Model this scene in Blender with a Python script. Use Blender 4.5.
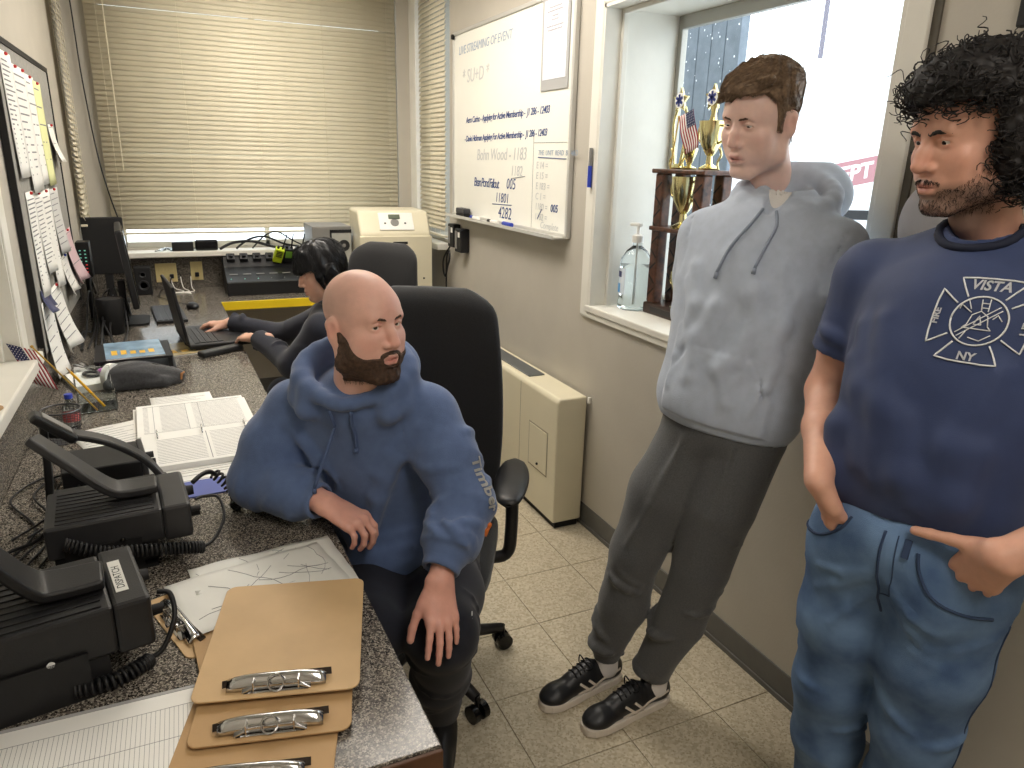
import bpy, bmesh, math, random
import numpy as np
from mathutils import Matrix, Vector, Euler
for o in list(bpy.data.objects): bpy.data.objects.remove(o)
random.seed(7); np.random.seed(7)
scene = bpy.context.scene
COL = scene.collection
PI = math.pi
# ---------------------------------------------------------------- camera
cam_d = bpy.data.cameras.new('camera'); cam = bpy.data.objects.new('camera', cam_d); COL.objects.link(cam)
cam_d.sensor_width = 36.0; cam_d.lens = 25.31; cam_d.clip_start = 0.02
cam.matrix_world = Matrix(((0.909, 0.103, -0.405, 0), (-0.417, 0.280, -0.865, 0), (0.025, 0.955, 0.297, 1.62), (0, 0, 0, 1))).normalized()
scene.camera = cam
# ---------------------------------------------------------------- world (overcast snow sky), exposure
world = bpy.data.worlds.new('overcast_sky'); scene.world = world; world.use_nodes = True
bg = world.node_tree.nodes['Background']; bg.inputs[0].default_value = (0.90, 0.95, 1.0, 1); bg.inputs[1].default_value = 3.8
scene.view_settings.view_transform = 'Standard'; scene.view_settings.look = 'None'
scene.view_settings.exposure = 0.0; scene.view_settings.gamma = 1.0; scene.view_settings.use_curve_mapping = False
LAMP_E = 13.0     # emission of the ceiling light diffusers

# ---------------------------------------------------------------- materials
def s2l(c):
    return tuple(((v/255/12.92) if v/255 <= .04045 else ((v/255+.055)/1.055)**2.4) for v in c)
MATS = {}
def mat(name, rgb, rough=.5, metal=0., noise=0., nscale=30., bump=0., bscale=200., spec=.5, trans=0., emit=0., alpha=1., coat=0., sheen=0., attr=None, rgb2=None, detail=3., subsurf=0., ior=1.45):
    if name in MATS: return MATS[name]
    m = bpy.data.materials.new(name); m.use_nodes = True; nt = m.node_tree; N = nt.nodes; L = nt.links
    b = N['Principled BSDF']; c = s2l(rgb)
    b.inputs['Base Color'].default_value = (*c, 1); b.inputs['Roughness'].default_value = rough; b.inputs['Metallic'].default_value = metal
    b.inputs['Specular IOR Level'].default_value = spec; b.inputs['Transmission Weight'].default_value = trans; b.inputs['IOR'].default_value = ior
    b.inputs['Coat Weight'].default_value = coat; b.inputs['Sheen Weight'].default_value = sheen
    if alpha < 1: b.inputs['Alpha'].default_value = alpha
    if subsurf: b.inputs['Subsurface Weight'].default_value = subsurf; b.inputs['Subsurface Radius'].default_value = (.012, .005, .003); b.inputs['Subsurface Scale'].default_value = 1.
    if emit: b.inputs['Emission Color'].default_value = (*c, 1); b.inputs['Emission Strength'].default_value = emit
    tc = N.new('ShaderNodeTexCoord'); co = tc.outputs['Object']
    src = None
    if attr:
        a = N.new('ShaderNodeAttribute'); a.attribute_name = attr; src = a.outputs['Color']; L.new(src, b.inputs['Base Color'])
    if noise or rgb2:
        t = N.new('ShaderNodeTexNoise'); t.inputs['Scale'].default_value = nscale; t.inputs['Detail'].default_value = detail; L.new(co, t.inputs['Vector'])
        r = N.new('ShaderNodeMapRange'); r.inputs[1].default_value = .3; r.inputs[2].default_value = .7; L.new(t.outputs['Fac'], r.inputs[0])
        x = N.new('ShaderNodeMix'); x.data_type = 'RGBA'; L.new(r.outputs[0], x.inputs['Factor'])
        if rgb2:
            x.inputs['A'].default_value = (*c, 1); x.inputs['B'].default_value = (*s2l(rgb2), 1)
        elif src:
            x.blend_type = 'MULTIPLY'; x.inputs['B'].default_value = (1-noise,)*3+(1,); L.new(src, x.inputs['A'])
        else:
            x.inputs['A'].default_value = (*[min(1, v*(1+noise)) for v in c], 1); x.inputs['B'].default_value = (*[v*(1-noise) for v in c], 1)
        L.new(x.outputs['Result'], b.inputs['Base Color'])
    if bump:
        t = N.new('ShaderNodeTexNoise'); t.inputs['Scale'].default_value = bscale; t.inputs['Detail'].default_value = 2; L.new(co, t.inputs['Vector'])
        p = N.new('ShaderNodeBump'); p.inputs['Strength'].default_value = bump; p.inputs['Distance'].default_value = .004
        L.new(t.outputs['Fac'], p.inputs['Height']); L.new(p.outputs[0], b.inputs['Normal'])
    MATS[name] = m; return m
def speckle(name, base, cols, scales, rough=.25, coat=0.):
    """granular laminate / vinyl: a base colour with voronoi chips of other colours"""
    m = mat(name, base, rough, coat=coat); nt = m.node_tree; N = nt.nodes; L = nt.links; b = N['Principled BSDF']
    tc = [n for n in N if n.type == 'TEX_COORD'][0]; gm = N.new('ShaderNodeNewGeometry')
    prev = None
    for (c, th, sc) in zip(cols, [s[1] for s in scales], [s[0] for s in scales]):
        v = N.new('ShaderNodeTexVoronoi'); v.inputs['Scale'].default_value = sc; L.new(gm.outputs['Position'], v.inputs['Vector'])
        sep = N.new('ShaderNodeSeparateColor'); L.new(v.outputs['Color'], sep.inputs[0])
        lt = N.new('ShaderNodeMath'); lt.operation = 'LESS_THAN'; lt.inputs[1].default_value = th; L.new(sep.outputs[len(N) % 3], lt.inputs[0])
        x = N.new('ShaderNodeMix'); x.data_type = 'RGBA'; L.new(lt.outputs[0], x.inputs['Factor'])
        if prev is None: x.inputs['A'].default_value = (*s2l(base), 1)
        else: L.new(prev, x.inputs['A'])
        x.inputs['B'].default_value = (*s2l(c), 1); prev = x.outputs['Result']
    L.new(prev, b.inputs['Base Color']); return m

# ---------------------------------------------------------------- objects
def link(o, parent=None):
    COL.objects.link(o)
    if parent is not None: o.parent = parent
    return o
def tag(o, label=None, cat=None, group=None, kind=None):
    if label: o['label'] = label
    if cat: o['category'] = cat
    if group: o['group'] = group
    if kind: o['kind'] = kind
    return o
def thing(name, label, cat, loc=(0,0,0), rz=0., group=None, rot=None):
    o = bpy.data.objects.new(name, None); o.empty_display_size = .05; COL.objects.link(o)
    o.location = loc; o.rotation_euler = rot if rot is not None else (0, 0, rz)
    return tag(o, label, cat, group)
def copy_tree(o, parent=None):
    c = o.copy(); COL.objects.link(c); c.parent = parent
    for ch in list(o.children): copy_tree(ch, c)
    return c
class MB:
    """collects shapes into one mesh"""
    def __init__(s): s.v = []; s.f = []; s.M = Matrix(); s.mi = []; s.cur = 0
    def add(s, vs, fs):
        n = len(s.v); s.v += [tuple(s.M @ Vector(p)) for p in vs]; s.f += [tuple(i+n for i in f) for f in fs]; s.mi += [s.cur]*len(fs); return s
    def box(s, x0, x1, y0, y1, z0, z1):
        return s.add([(x0,y0,z0),(x1,y0,z0),(x1,y1,z0),(x0,y1,z0),(x0,y0,z1),(x1,y0,z1),(x1,y1,z1),(x0,y1,z1)],
                     [(0,3,2,1),(4,5,6,7),(0,1,5,4),(1,2,6,5),(2,3,7,6),(3,0,4,7)])
    def cbox(s, c, d, rot=None):
        old = s.M
        s.M = old @ Matrix.Translation(c) @ (Euler(rot).to_matrix().to_4x4() if rot else Matrix())
        s.box(-d[0]/2, d[0]/2, -d[1]/2, d[1]/2, -d[2]/2, d[2]/2); s.M = old; return s
    def prism(s, poly, z0, z1):
        n = len(poly); return s.add([(x,y,z0) for x,y in poly]+[(x,y,z1) for x,y in poly],
            [tuple(range(n))[::-1], tuple(range(n, 2*n))]+[(i,(i+1)%n,(i+1)%n+n,i+n) for i in range(n)])
    def tube(s, pts, r, n=8, closed=False, cap=True):
        pts = [Vector(p) for p in pts]; K = len(pts); rr = r if hasattr(r, '__len__') else [r]*K
        vs = []; fs = []; T0 = (pts[1]-pts[0]).normalized(); U = T0.orthogonal().normalized()
        for i in range(K):
            if closed: T = pts[(i+1)%K]-pts[i-1]
            else: T = pts[min(i+1,K-1)]-pts[max(i-1,0)]
            T = T.normalized() if T.length > 1e-9 else T0
            U = (U-T*U.dot(T)); U = U.normalized() if U.length > 1e-6 else T.orthogonal().normalized(); W = T.cross(U)
            for k in range(n):
                a = 2*PI*k/n; vs.append(pts[i]+(U*math.cos(a)+W*math.sin(a))*rr[i])
        for i in range(K if closed else K-1):
            for k in range(n):
                a = i*n+k; b = i*n+(k+1)%n; j = (i+1)%K
                fs.append((a, b, j*n+(k+1)%n, j*n+k))
        if cap and not closed: fs += [tuple(range(n))[::-1], tuple(range((K-1)*n, K*n))]
        return s.add(vs, fs)
    def cyl(s, p0, p1, r0, r1=None, n=16): return s.tube([p0, p1], [r0, r0 if r1 is None else r1], n)
    def lathe(s, prof, n=24, c=(0,0,0), axis='z', cap=True):
        vs = []; fs = []
        for r, z in prof:
            for k in range(n):
                a = 2*PI*k/n; x, y = r*math.cos(a), r*math.sin(a)
                p = (x, y, z) if axis == 'z' else ((z, x, y) if axis == 'x' else (y, z, x)); vs.append((p[0]+c[0], p[1]+c[1], p[2]+c[2]))
        for i in range(len(prof)-1):
            for k in range(n): fs.append((i*n+k, i*n+(k+1)%n, (i+1)*n+(k+1)%n, (i+1)*n+k))
        if cap: fs += [tuple(range(n))[::-1], tuple(range((len(prof)-1)*n, len(prof)*n))]
        return s.add(vs, fs)
    def ball(s, c, r, n=16, m=10):
        r = r if hasattr(r, '__len__') else (r,)*3
        prof = [(math.sin(PI*i/m), -math.cos(PI*i/m)) for i in range(m+1)]; prof[0] = (.01, -1); prof[-1] = (.01, 1)
        old = s.M; s.M = old @ Matrix.Translation(c) @ Matrix.Diagonal((*r, 1)); s.lathe(prof, n); s.M = old; return s
    def grid(s, fn, nu, nv, closed_u=False):
        vs = [fn(i/(nu if closed_u else nu-1), j/(nv-1)) for j in range(nv) for i in range(nu)]; fs = []
        for j in range(nv-1):
            for i in range(nu if closed_u else nu-1): fs.append((j*nu+i, j*nu+(i+1)%nu, (j+1)*nu+(i+1)%nu, (j+1)*nu+i))
        return s.add(vs, fs)
    def mesh(s, name):
        me = bpy.data.meshes.new(name); me.from_pydata(s.v, [], s.f); me.update(); return me
    def build(s, name, m, parent=None, smooth=False, bevel=0., seg=2, solid=0., fixn=False):
        me = s.mesh(name)
        for x in (m if isinstance(m, (list, tuple)) else [m]): me.materials.append(x)
        if isinstance(m, (list, tuple)): me.polygons.foreach_set('material_index', s.mi)
        if fixn:
            b = bmesh.new(); b.from_mesh(me); bmesh.ops.recalc_face_normals(b, faces=b.faces); b.to_mesh(me); b.free()
        if smooth:
            me.polygons.foreach_set('use_smooth', [True]*len(me.polygons))
            if smooth != 'full': me.set_sharp_from_angle(angle=math.radians(40))
        o = link(bpy.data.objects.new(name, me), parent)
        if solid: md = o.modifiers.new('solid', 'SOLIDIFY'); md.thickness = solid; md.offset = 0
        if bevel:
            md = o.modifiers.new('bevel', 'BEVEL'); md.width = bevel; md.segments = seg; md.limit_method = 'ANGLE'; md.angle_limit = math.radians(35)
        return o
def inst(src, parent, loc=(0,0,0), rot=(0,0,0), name=None):
    o = bpy.data.objects.new(name or src.name.split('.')[0], src.data); link(o, parent); o.location = loc; o.rotation_euler = rot
    for md in src.modifiers:
        n = o.modifiers.new(md.name, md.type)
        for k in ('width','segments','limit_method','angle_limit','thickness','offset'):
            if hasattr(md, k): setattr(n, k, getattr(md, k))
    return o
def text(name, body, size, m, parent, M, depth=.0004, align='LEFT', shear=0., spacing=1., bold=0.):
    """flat lettering as a thin mesh; M places it (x along the line, y up, z out of the surface)"""
    cu = bpy.data.curves.new(name, 'FONT'); cu.body = body; cu.size = size; cu.extrude = depth; cu.align_x = align; cu.shear = shear; cu.space_character = spacing; cu.offset = bold; cu.resolution_u = 3
    t = bpy.data.objects.new(name, cu); COL.objects.link(t)
    dg = bpy.context.evaluated_depsgraph_get(); dg.update(); me = bpy.data.meshes.new_from_object(t.evaluated_get(dg)); me.transform(M)
    bpy.data.objects.remove(t); me.materials.clear(); me.materials.append(m); me.name = name
    return link(bpy.data.objects.new(name, me), parent)
def frame(o, x, y):
    """matrix from origin, x axis, y axis"""
    x = Vector(x).normalized(); y = Vector(y); y = (y-x*y.dot(x)).normalized(); z = x.cross(y)
    M = Matrix((x, y, z)).transposed().to_4x4(); M.translation = Vector(o); return M
def bez(pts, n=8):
    """smooth path through points (Catmull-Rom)"""
    P = [Vector(p) for p in pts]; out = []
    for i in range(len(P)-1):
        a = P[max(i-1,0)]; b = P[i]; c = P[i+1]; d = P[min(i+2,len(P)-1)]
        for k in range(n):
            t = k/n; out.append(.5*((2*b)+(c-a)*t+(2*a-5*b+4*c-d)*t*t+(3*b-a-3*c+d)*t**3))
    out.append(P[-1]); return out
def coil(path, r, turns, n=14):
    """helix wound along a path"""
    P = bez(path, 12); L = len(P); out = []; N = turns*n
    T = (P[1]-P[0]).normalized(); U = T.orthogonal().normalized()
    for i in range(N+1):
        f = i/N*(L-1); k = min(int(f), L-2); p = P[k].lerp(P[k+1], f-k); T = (P[k+1]-P[k]).normalized()
        U = (U-T*U.dot(T)).normalized(); W = T.cross(U); a = 2*PI*i/n
        out.append(p+(U*math.cos(a)+W*math.sin(a))*r)
    return out

# ---------------------------------------------------------------- signed-distance modelling for organic shapes
class Field:
    def __init__(s, lo, hi, h):
        s.lo = np.array(lo, np.float32); s.h = h; s.n = np.ceil((np.array(hi)-s.lo)/h).astype(int)+1
        s.ax = [(s.lo[i]+np.arange(s.n[i])*h).astype(np.float32) for i in range(3)]; s.D = np.full(s.n, .5, np.float32)
    def win(s, lo, hi):
        sl = []
        for i in range(3):
            a = max(0, int((lo[i]-s.lo[i])/s.h)); b = min(s.n[i], int((hi[i]-s.lo[i])/s.h)+2)
            if b <= a: return None
            sl.append(slice(a, b))
        return tuple(sl)
    def pts(s, sl): return s.ax[0][sl[0]][:,None,None], s.ax[1][sl[1]][None,:,None], s.ax[2][sl[2]][None,None,:]
    def comb(s, sl, d, k, op):
        A = s.D[sl]
        if op == 'sub': d = -d
        if k > 0:
            h = np.clip(.5+.5*((d-A) if op == 'add' else (A-d))/k, 0, 1)
            s.D[sl] = (d*(1-h)+A*h-k*h*(1-h)) if op == 'add' else (d*(1-h)+A*h+k*h*(1-h))
        else: s.D[sl] = np.minimum(A, d) if op == 'add' else np.maximum(A, d)
    def cap(s, a, b, ra, rb=None, k=.02, op='add'):
        rb = ra if rb is None else rb; a = np.array(a, np.float32); b = np.array(b, np.float32); m = max(ra, rb)+k*1.2+3*s.h
        sl = s.win(np.minimum(a, b)-m, np.maximum(a, b)+m)
        if sl is None: return s
        X, Y, Z = s.pts(sl); d = b-a; L2 = float(d@d)+1e-12
        t = np.clip(((X-a[0])*d[0]+(Y-a[1])*d[1]+(Z-a[2])*d[2])/L2, 0, 1)
        q = np.sqrt((X-a[0]-t*d[0])**2+(Y-a[1]-t*d[1])**2+(Z-a[2]-t*d[2])**2)-(ra+(rb-ra)*t)
        s.comb(sl, q, k, op); return s
    def chain(s, P, R, k=.02, op='add'):
        for i in range(len(P)-1): s.cap(P[i], P[i+1], R[i], R[i+1], k, op)
        return s
    def ell(s, c, r, rot=None, k=.02, op='add'):
        c = np.array(c, np.float32); r = np.array(r, np.float32); m = float(r.max())+k*1.2+3*s.h; sl = s.win(c-m, c+m)
        if sl is None: return s
        X, Y, Z = s.pts(sl); X = X-c[0]; Y = Y-c[1]; Z = Z-c[2]
        if rot is not None: A = np.array(rot, np.float32); X, Y, Z = A[0,0]*X+A[1,0]*Y+A[2,0]*Z, A[0,1]*X+A[1,1]*Y+A[2,1]*Z, A[0,2]*X+A[1,2]*Y+A[2,2]*Z
        k0 = np.sqrt((X/r[0])**2+(Y/r[1])**2+(Z/r[2])**2); k1 = np.sqrt((X/r[0]**2)**2+(Y/r[1]**2)**2+(Z/r[2]**2)**2)
        s.comb(sl, k0*(k0-1)/np.maximum(k1, 1e-6), k, op); return s
    def full(s): return s.pts((slice(None),)*3)
    def mesh(s, crop=None):
        """surface nets"""
        D = s.D; D[0] = D[-1] = .5; D[:,0] = D[:,-1] = .5; D[:,:,0] = D[:,:,-1] = .5
        S = D < 0; c = S[:-1,:-1,:-1].astype(np.int8)
        offs = [(i,j,k) for i in (0,1) for j in (0,1) for k in (0,1)]; nx, ny, nz = np.array(S.shape)-1
        c = sum(S[i:i+nx, j:j+ny, k:k+nz].astype(np.int8) for i,j,k in offs); act = (c > 0) & (c < 8)
        I = np.argwhere(act); idx = np.full(act.shape, -1, np.int64); idx[act] = np.arange(len(I))
        val = {o: D[I[:,0]+o[0], I[:,1]+o[1], I[:,2]+o[2]] for o in offs}
        acc = np.zeros((len(I), 3)); cnt = np.zeros(len(I))
        for o in offs:
            for ax in range(3):
                if o[ax] == 0:
                    p = list(o); p[ax] = 1; p = tuple(p); a = val[o]; b = val[p]; m = (a < 0) != (b < 0)
                    t = np.where(m, a/np.where(m, a-b, 1), 0); q = np.array(o, float)[None]+np.zeros((len(I),3)); q[:,ax] += t
                    acc[m] += q[m]; cnt[m] += 1
        V = (I+acc/cnt[:,None])*s.h+s.lo; F = []
        for ax in range(3):
            u, v = [(1,2),(2,0),(0,1)][ax]; a = np.moveaxis(S, [ax,u,v], [0,1,2]); ii = np.moveaxis(idx, [ax,u,v], [0,1,2])
            m = a[:-1,1:-1,1:-1] != a[1:,1:-1,1:-1]; E = np.argwhere(m); e0, e1, e2 = E[:,0], E[:,1]+1, E[:,2]+1
            q = np.stack([ii[e0,e1-1,e2-1], ii[e0,e1,e2-1], ii[e0,e1,e2], ii[e0,e1-1,e2]], 1)
            ins = a[e0,e1,e2]; q[~ins] = q[~ins][:, ::-1]; F.append(q)
        return V, np.concatenate(F)
def meshobj(name, V, F, m, parent=None, col=None, smooth=True):
    me = bpy.data.meshes.new(name); me.vertices.add(len(V)); me.vertices.foreach_set('co', np.asarray(V, np.float32).ravel())
    F = np.asarray(F); me.loops.add(F.size); me.loops.foreach_set('vertex_index', F.ravel().astype(np.int32))
    me.polygons.add(len(F)); me.polygons.foreach_set('loop_start', np.arange(0, F.size, 4, dtype=np.int32)); me.update(calc_edges=True); me.validate()
    if smooth: me.polygons.foreach_set('use_smooth', np.ones(len(me.polygons), bool))
    me.materials.append(m)
    if col is not None:
        a = me.color_attributes.new('Col', 'FLOAT_COLOR', 'POINT'); c4 = np.ones((len(V), 4), np.float32); c4[:, :3] = col; a.data.foreach_set('color', c4.ravel())
    return link(bpy.data.objects.new(name, me), parent)
def relax(V, F, it=2, lam=.5):
    for _ in range(it):
        A = np.zeros_like(V); n = np.zeros(len(V))
        for i in range(4):
            for j in ((i+1)%4, (i-1)%4): np.add.at(A, F[:,i], V[F[:,j]]); np.add.at(n, F[:,i], 1)
        V = V+lam*(A/np.maximum(n,1)[:,None]-V)
    return V
def join(parts):
    V = []; F = []; C = []; n = 0
    for p in parts:
        V.append(p[0]); F.append(p[1]+n); n += len(p[0]); C.append(p[2] if len(p) > 2 else None)
    return np.concatenate(V), np.concatenate(F), (np.concatenate(C) if C[0] is not None else None)
# ================================================================ the room
XL, XR, YB, YF, ZC = -.48, 1.604, 5.15, -1.6, 2.75
M_wall = mat('wall_paint', (186,180,168), .6, noise=.03, nscale=6, bump=.15, bscale=120)
M_trim = mat('white_trim_paint', (226,223,213), .38, noise=.03, nscale=9, bump=.08, bscale=60)
M_base = mat('grey_vinyl_base', (98,97,93), .45, noise=.06, nscale=20)
M_ceil = mat('ceiling_panel', (226,223,215), .85, bump=.3, bscale=150)
M_tile = speckle('vinyl_tile', (186,175,152), [(173,161,137), (197,187,165), (162,150,126)], [(95, .30), (120, .30), (210, .12)], rough=.33)
M_grout = mat('tile_joint', (150,140,119), .7)
def struct(name, mb, m, parent=None, **k):
    o = mb.build(name, m, parent, **k); 
    if parent is None: o['kind'] = 'structure'
    return o
fl = struct('floor', MB().box(XL-.3, XR+.1, YF-.1, YB+.1, -.06, -.0035), M_grout)
T = .3048; t0 = None
for iy in range(-6, 18):
    for ix in range(-2, 6):
        x = .155+ix*T; y = .17+iy*T
        if x+T < XL or x > XR-.004 or y+T > YB+.2 or y < YF-.2: continue
        x1 = min(x+T, XR-.002)
        if t0 is None: t0 = MB().box(.0012, T-.0012, .0012, T-.0012, -.0035, 0).build('tile', M_tile, fl, bevel=.001, seg=1); t0.location = (x, y, 0); continue
        o = inst(t0, fl, (x, y, 0)); o.scale.x = (x1-x)/T
struct('ceiling', MB().box(XL-.4, XR+.4, YF-.1, YB+.2, ZC, ZC+.08), M_ceil)
struct('wall_rear', MB().box(XL-.3, XR+.3, YF-.1, YF, 0, ZC), M_wall)
# right wall with the big window opening and the narrow far window
WY0, WY1, WZ0, WZ1, GX = 1.30, 2.645, 1.03, 2.2, 1.95
SY0, SY1, SZ0, SZ1 = 4.42, 4.95, 1.12, 2.6
m = MB(); W = XR+.34
m.box(XR, W, YF, WY0, 0, ZC).box(XR, W, WY0, WY1, 0, WZ0-.03).box(XR, W, WY0, WY1, WZ1, ZC).box(XR, W, WY1, SY0, 0, ZC)
m.box(XR, W, SY0, SY1, 0, SZ0).box(XR, W, SY0, SY1, SZ1, ZC).box(XR, W, SY1, YB+.1, 0, ZC)
wr = struct('wall_right', m, M_wall)
# back wall with window
BX0, BX1, BZ0, BZ1 = -.30, 1.42, 1.03, 2.6
m = MB(); m.box(XL-.3, BX0, YB, YB+.2, 0, ZC).box(BX1, XR+.3, YB, YB+.2, 0, ZC).box(BX0, BX1, YB, YB+.2, 0, BZ0).box(BX0, BX1, YB, YB+.2, BZ1, ZC)
struct('wall_back', m, M_wall)
# left wall with a recessed opening near the camera and narrow far window
LY0, LY1, LZ0, LZ1 = .9, 2.62, .985, 2.3
m = MB(); W = XL-.32
m.box(W, XL, YF, LY0, 0, ZC).box(W, XL, LY0, LY1, 0, LZ0-.03).box(W, XL, LY0, LY1, LZ1, ZC).box(W, XL, LY1, YB+.1, 0, ZC)
struct('wall_left', m, M_wall)
struct('baseboard_right', MB().box(XR-.006, XR, YF, YB, 0, .105).box(XR-.012, XR-.006, YF, YB, 0, .02), M_base, bevel=.002)
struct('baseboard_back', MB().box(XL, XR-.012, YB-.006, YB, 0, .105), M_base, bevel=.002)

# --- window_1: deep white-trimmed window in the right wall
w1 = bpy.data.objects.new('window_1', None); COL.objects.link(w1); w1['kind'] = 'structure'; w1['label'] = 'deep white recessed window with trophies on its ledge'
c = .065
m = MB(); m.box(XR-.014, XR, WY1, WY1+c, WZ0-.05, WZ1+c); m.build('window_casing', M_trim, w1, bevel=.004)
MB().box(XR-.014, XR, WY0-c, WY0, WZ0-.05, WZ1+c).build('window_casing', M_trim, w1, bevel=.004)
MB().box(XR-.014, XR, WY0, WY1, WZ1, WZ1+c).build('window_casing', M_trim, w1, bevel=.004)
MB().box(XR-.006, XR, WY0-c-.02, WY0-c, WZ0-.05, WZ1+c).build('casing_edge_strip', mat('dark_gap', (92,86,76), .7), w1)
m = MB(); t = .02
m.box(XR-.012, GX+.02, WY1-.012, WY1, WZ0, WZ1).box(XR-.012, GX+.02, WY0, WY0+.012, WZ0, WZ1).box(XR-.012, GX+.02, WY0, WY1, WZ1-.012, WZ1)
m.build('window_jamb', M_trim, w1)
m = MB(); m.box(XR+.06, XR+.085, WY1-.03, WY1-.012, WZ0, WZ1-.012).box(XR+.06, XR+.085, WY0+.012, WY0+.03, WZ0, WZ1-.012).box(XR+.06, XR+.085, WY0+.03, WY1-.03, WZ1-.03, WZ1-.012)
m.build('stop_bead', M_trim, w1, bevel=.003)
m = MB(); m.box(XR-.018, GX+.1, WY0-.02, WY1+.02, WZ0-.03, WZ0); m.build('window_sill', M_trim, w1, bevel=.005)
MB().box(XR-.012, XR, WY0-c, WY1+c, WZ0-.055, WZ0-.03).build('sill_apron', M_trim, w1, bevel=.003)
g = .026
m = MB(); m.box(GX-.015, GX+.015, WY1-.012-g, WY1-.012, WZ0, WZ1-.012).box(GX-.015, GX+.015, WY0+.012, WY0+.012+g*1.6, WZ0, WZ1-.012).box(GX-.015, GX+.015, WY0+.03, WY1-.03, WZ1-.012-.05, WZ1-.012).box(GX-.015, GX+.015, WY0+.03, WY1-.03, WZ0, WZ0+.03)
m.build('sash_frame', mat('aluminium_frame', (168,166,158), .4, .5), w1, bevel=.003)
M_glass = mat('window_glass', (245,250,250), .02, trans=1., ior=1.01, spec=.4)
MB().box(GX-.002, GX+.002, WY0+.04, WY1-.035, WZ0+.03, WZ1-.06).build('pane', M_glass, w1)
# --- window_2: recessed opening in the left wall
w2 = bpy.data.objects.new('window_2', None); COL.objects.link(w2); w2['kind'] = 'structure'; w2['label'] = 'white recessed ledge window above the counter'
c = .085
MB().box(XL, XL+.016, LY1, LY1+c, LZ0-.05, LZ1+c).build('window_casing', M_trim, w2, bevel=.004)
MB().box(XL, XL+.016, LY0-c, LY0, LZ0-.05, LZ1+c).build('window_casing', M_trim, w2, bevel=.004)
MB().box(XL, XL+.016, LY0, LY1, LZ1, LZ1+c).build('window_casing', M_trim, w2, bevel=.004)
m = MB(); m.box(XL-.4, XL+.01, LY1-.012, LY1, LZ0, LZ1).box(XL-.4, XL+.01, LY0, LY0+.012, LZ0, LZ1).box(XL-.4, XL+.01, LY0, LY1, LZ1-.012, LZ1)
m.build('window_jamb', M_trim, w2)
MB().box(XL-.06, XL-.035, LY1-.03, LY1-.012, LZ0, LZ1-.012).build('stop_bead', M_trim, w2, bevel=.003)
MB().box(XL-.42, XL+.05, LY0-.05, LY1+.1, LZ0-.04, LZ0).build('window_sill', M_trim, w2, bevel=.006)
MB().box(XL-.34, XL-.32, LY0, LY1, LZ0, LZ1).build('shutter_panel', M_trim, w2)
# --- venetian blinds
M_slat = mat('cream_blind_slat', (212,203,180), .5, noise=.03, nscale=8)
M_cord = mat('blind_cord', (222,214,190), .8)
def blind(name, label, wdt, z0, z1, tilt, pitch, gaps=(), hang=.0):
    """hangs in its local x-z plane, room side = -y"""
    r = thing(name, label, 'blind'); n = int((z1-z0)/pitch); sl = None; rng = random.Random(len(label))
    for i in range(n+1):
        z = z1-i*pitch-(pitch*.05 if i in gaps else 0)
        a = tilt+rng.uniform(-.03,.03)-(.12 if i in gaps else 0)
        if sl is None:
            m = MB(); hw = .0168
            m.grid(lambda u, v: ((u-.5)*wdt, (v-.5)*2*hw, .0036*math.cos((v-.5)*PI)), 2, 6); sl = m.build('slat', M_slat, r, smooth='full', solid=.0007); o = sl
        else: o = inst(sl, r)
        o.location = (0, 0, z); o.rotation_euler = (a, rng.uniform(-.0006,.0006), 0)
    MB().box(-wdt/2, wdt/2, -.016, .016, z0-.035, z0-.022).build('bottom_rail', M_slat, r, bevel=.003)
    MB().box(-wdt/2, wdt/2, -.022, .022, z1+.02, z1+.06).build('head_rail', M_slat, r)
    k = max(2, int(wdt/.42))
    for i in range(k+1):
        x = -wdt/2+.06+(wdt-.12)*i/k
        MB().tube([(x, -.0145, z1+.02), (x, -.0145, z0-.03)], .0011, 5).tube([(x, .0145, z1+.02), (x, .0145, z0-.03)], .0011, 5).build('ladder_cord', M_cord, r)
    return r
b = blind('venetian_blind', 'wide cream venetian blind covering the window above the back counter', 1.80, 1.155, 2.62, 1.21, .0285, (8, 36, 46), )
b.location = ((-.335+1.465)/2, YB-.045, 0)
MB().tube([(-.80, -.03, 2.6), (-.80, -.03, 1.5)], .0028, 6).build('tilt_wand', M_cord, b)
b = blind('venetian_blind', 'narrow cream venetian blind next to the whiteboard with uneven lower slats', .50, 1.17, 2.62, 1.12, .0285, (38, 41, 45, 49))
b.location = (XR-.028, (4.41+4.92)/2, 0); b.rotation_euler = (0, 0, -PI/2)
b = blind('venetian_blind', 'narrow cream venetian blind beside the notice board, seen on edge', .30, 1.24, 2.62, .95, .0285, (40, 47))
b.location = (XL+.03, 4.86, 0); b.rotation_euler = (0, 0, PI/2)
# --- window_3 behind the wide blind, window_4 behind the narrow one
w3 = bpy.data.objects.new('window_3', None); COL.objects.link(w3); w3['kind'] = 'structure'; w3['label'] = 'back window behind the wide blind'
MB().box(BX0, BX1, YB+.05, YB+.056, BZ0, BZ1).build('pane', M_glass, w3)
m = MB(); m.box(BX0, BX1, YB+.03, YB+.08, BZ0, BZ0+.035); 
for x in (BX0, .56, BX1-.03): m.box(x, x+.03, YB+.03, YB+.08, BZ0, BZ1)
m.build('window_frame', M_trim, w3, bevel=.003)
MB().box(-.36, 1.30, YB-.14, YB+.03, .985, 1.018).build('window_sill', M_trim, w3, bevel=.005)
w4 = bpy.data.objects.new('window_4', None); COL.objects.link(w4); w4['kind'] = 'structure'; w4['label'] = 'narrow window behind the side blind'
MB().box(XR+.05, XR+.056, SY0, SY1, SZ0, SZ1).build('pane', M_glass, w4)
MB().box(XR-.09, XR+.03, SY0-.02, SY1+.02, 1.06, 1.10).build('window_sill', M_trim, w4, bevel=.004)
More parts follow.
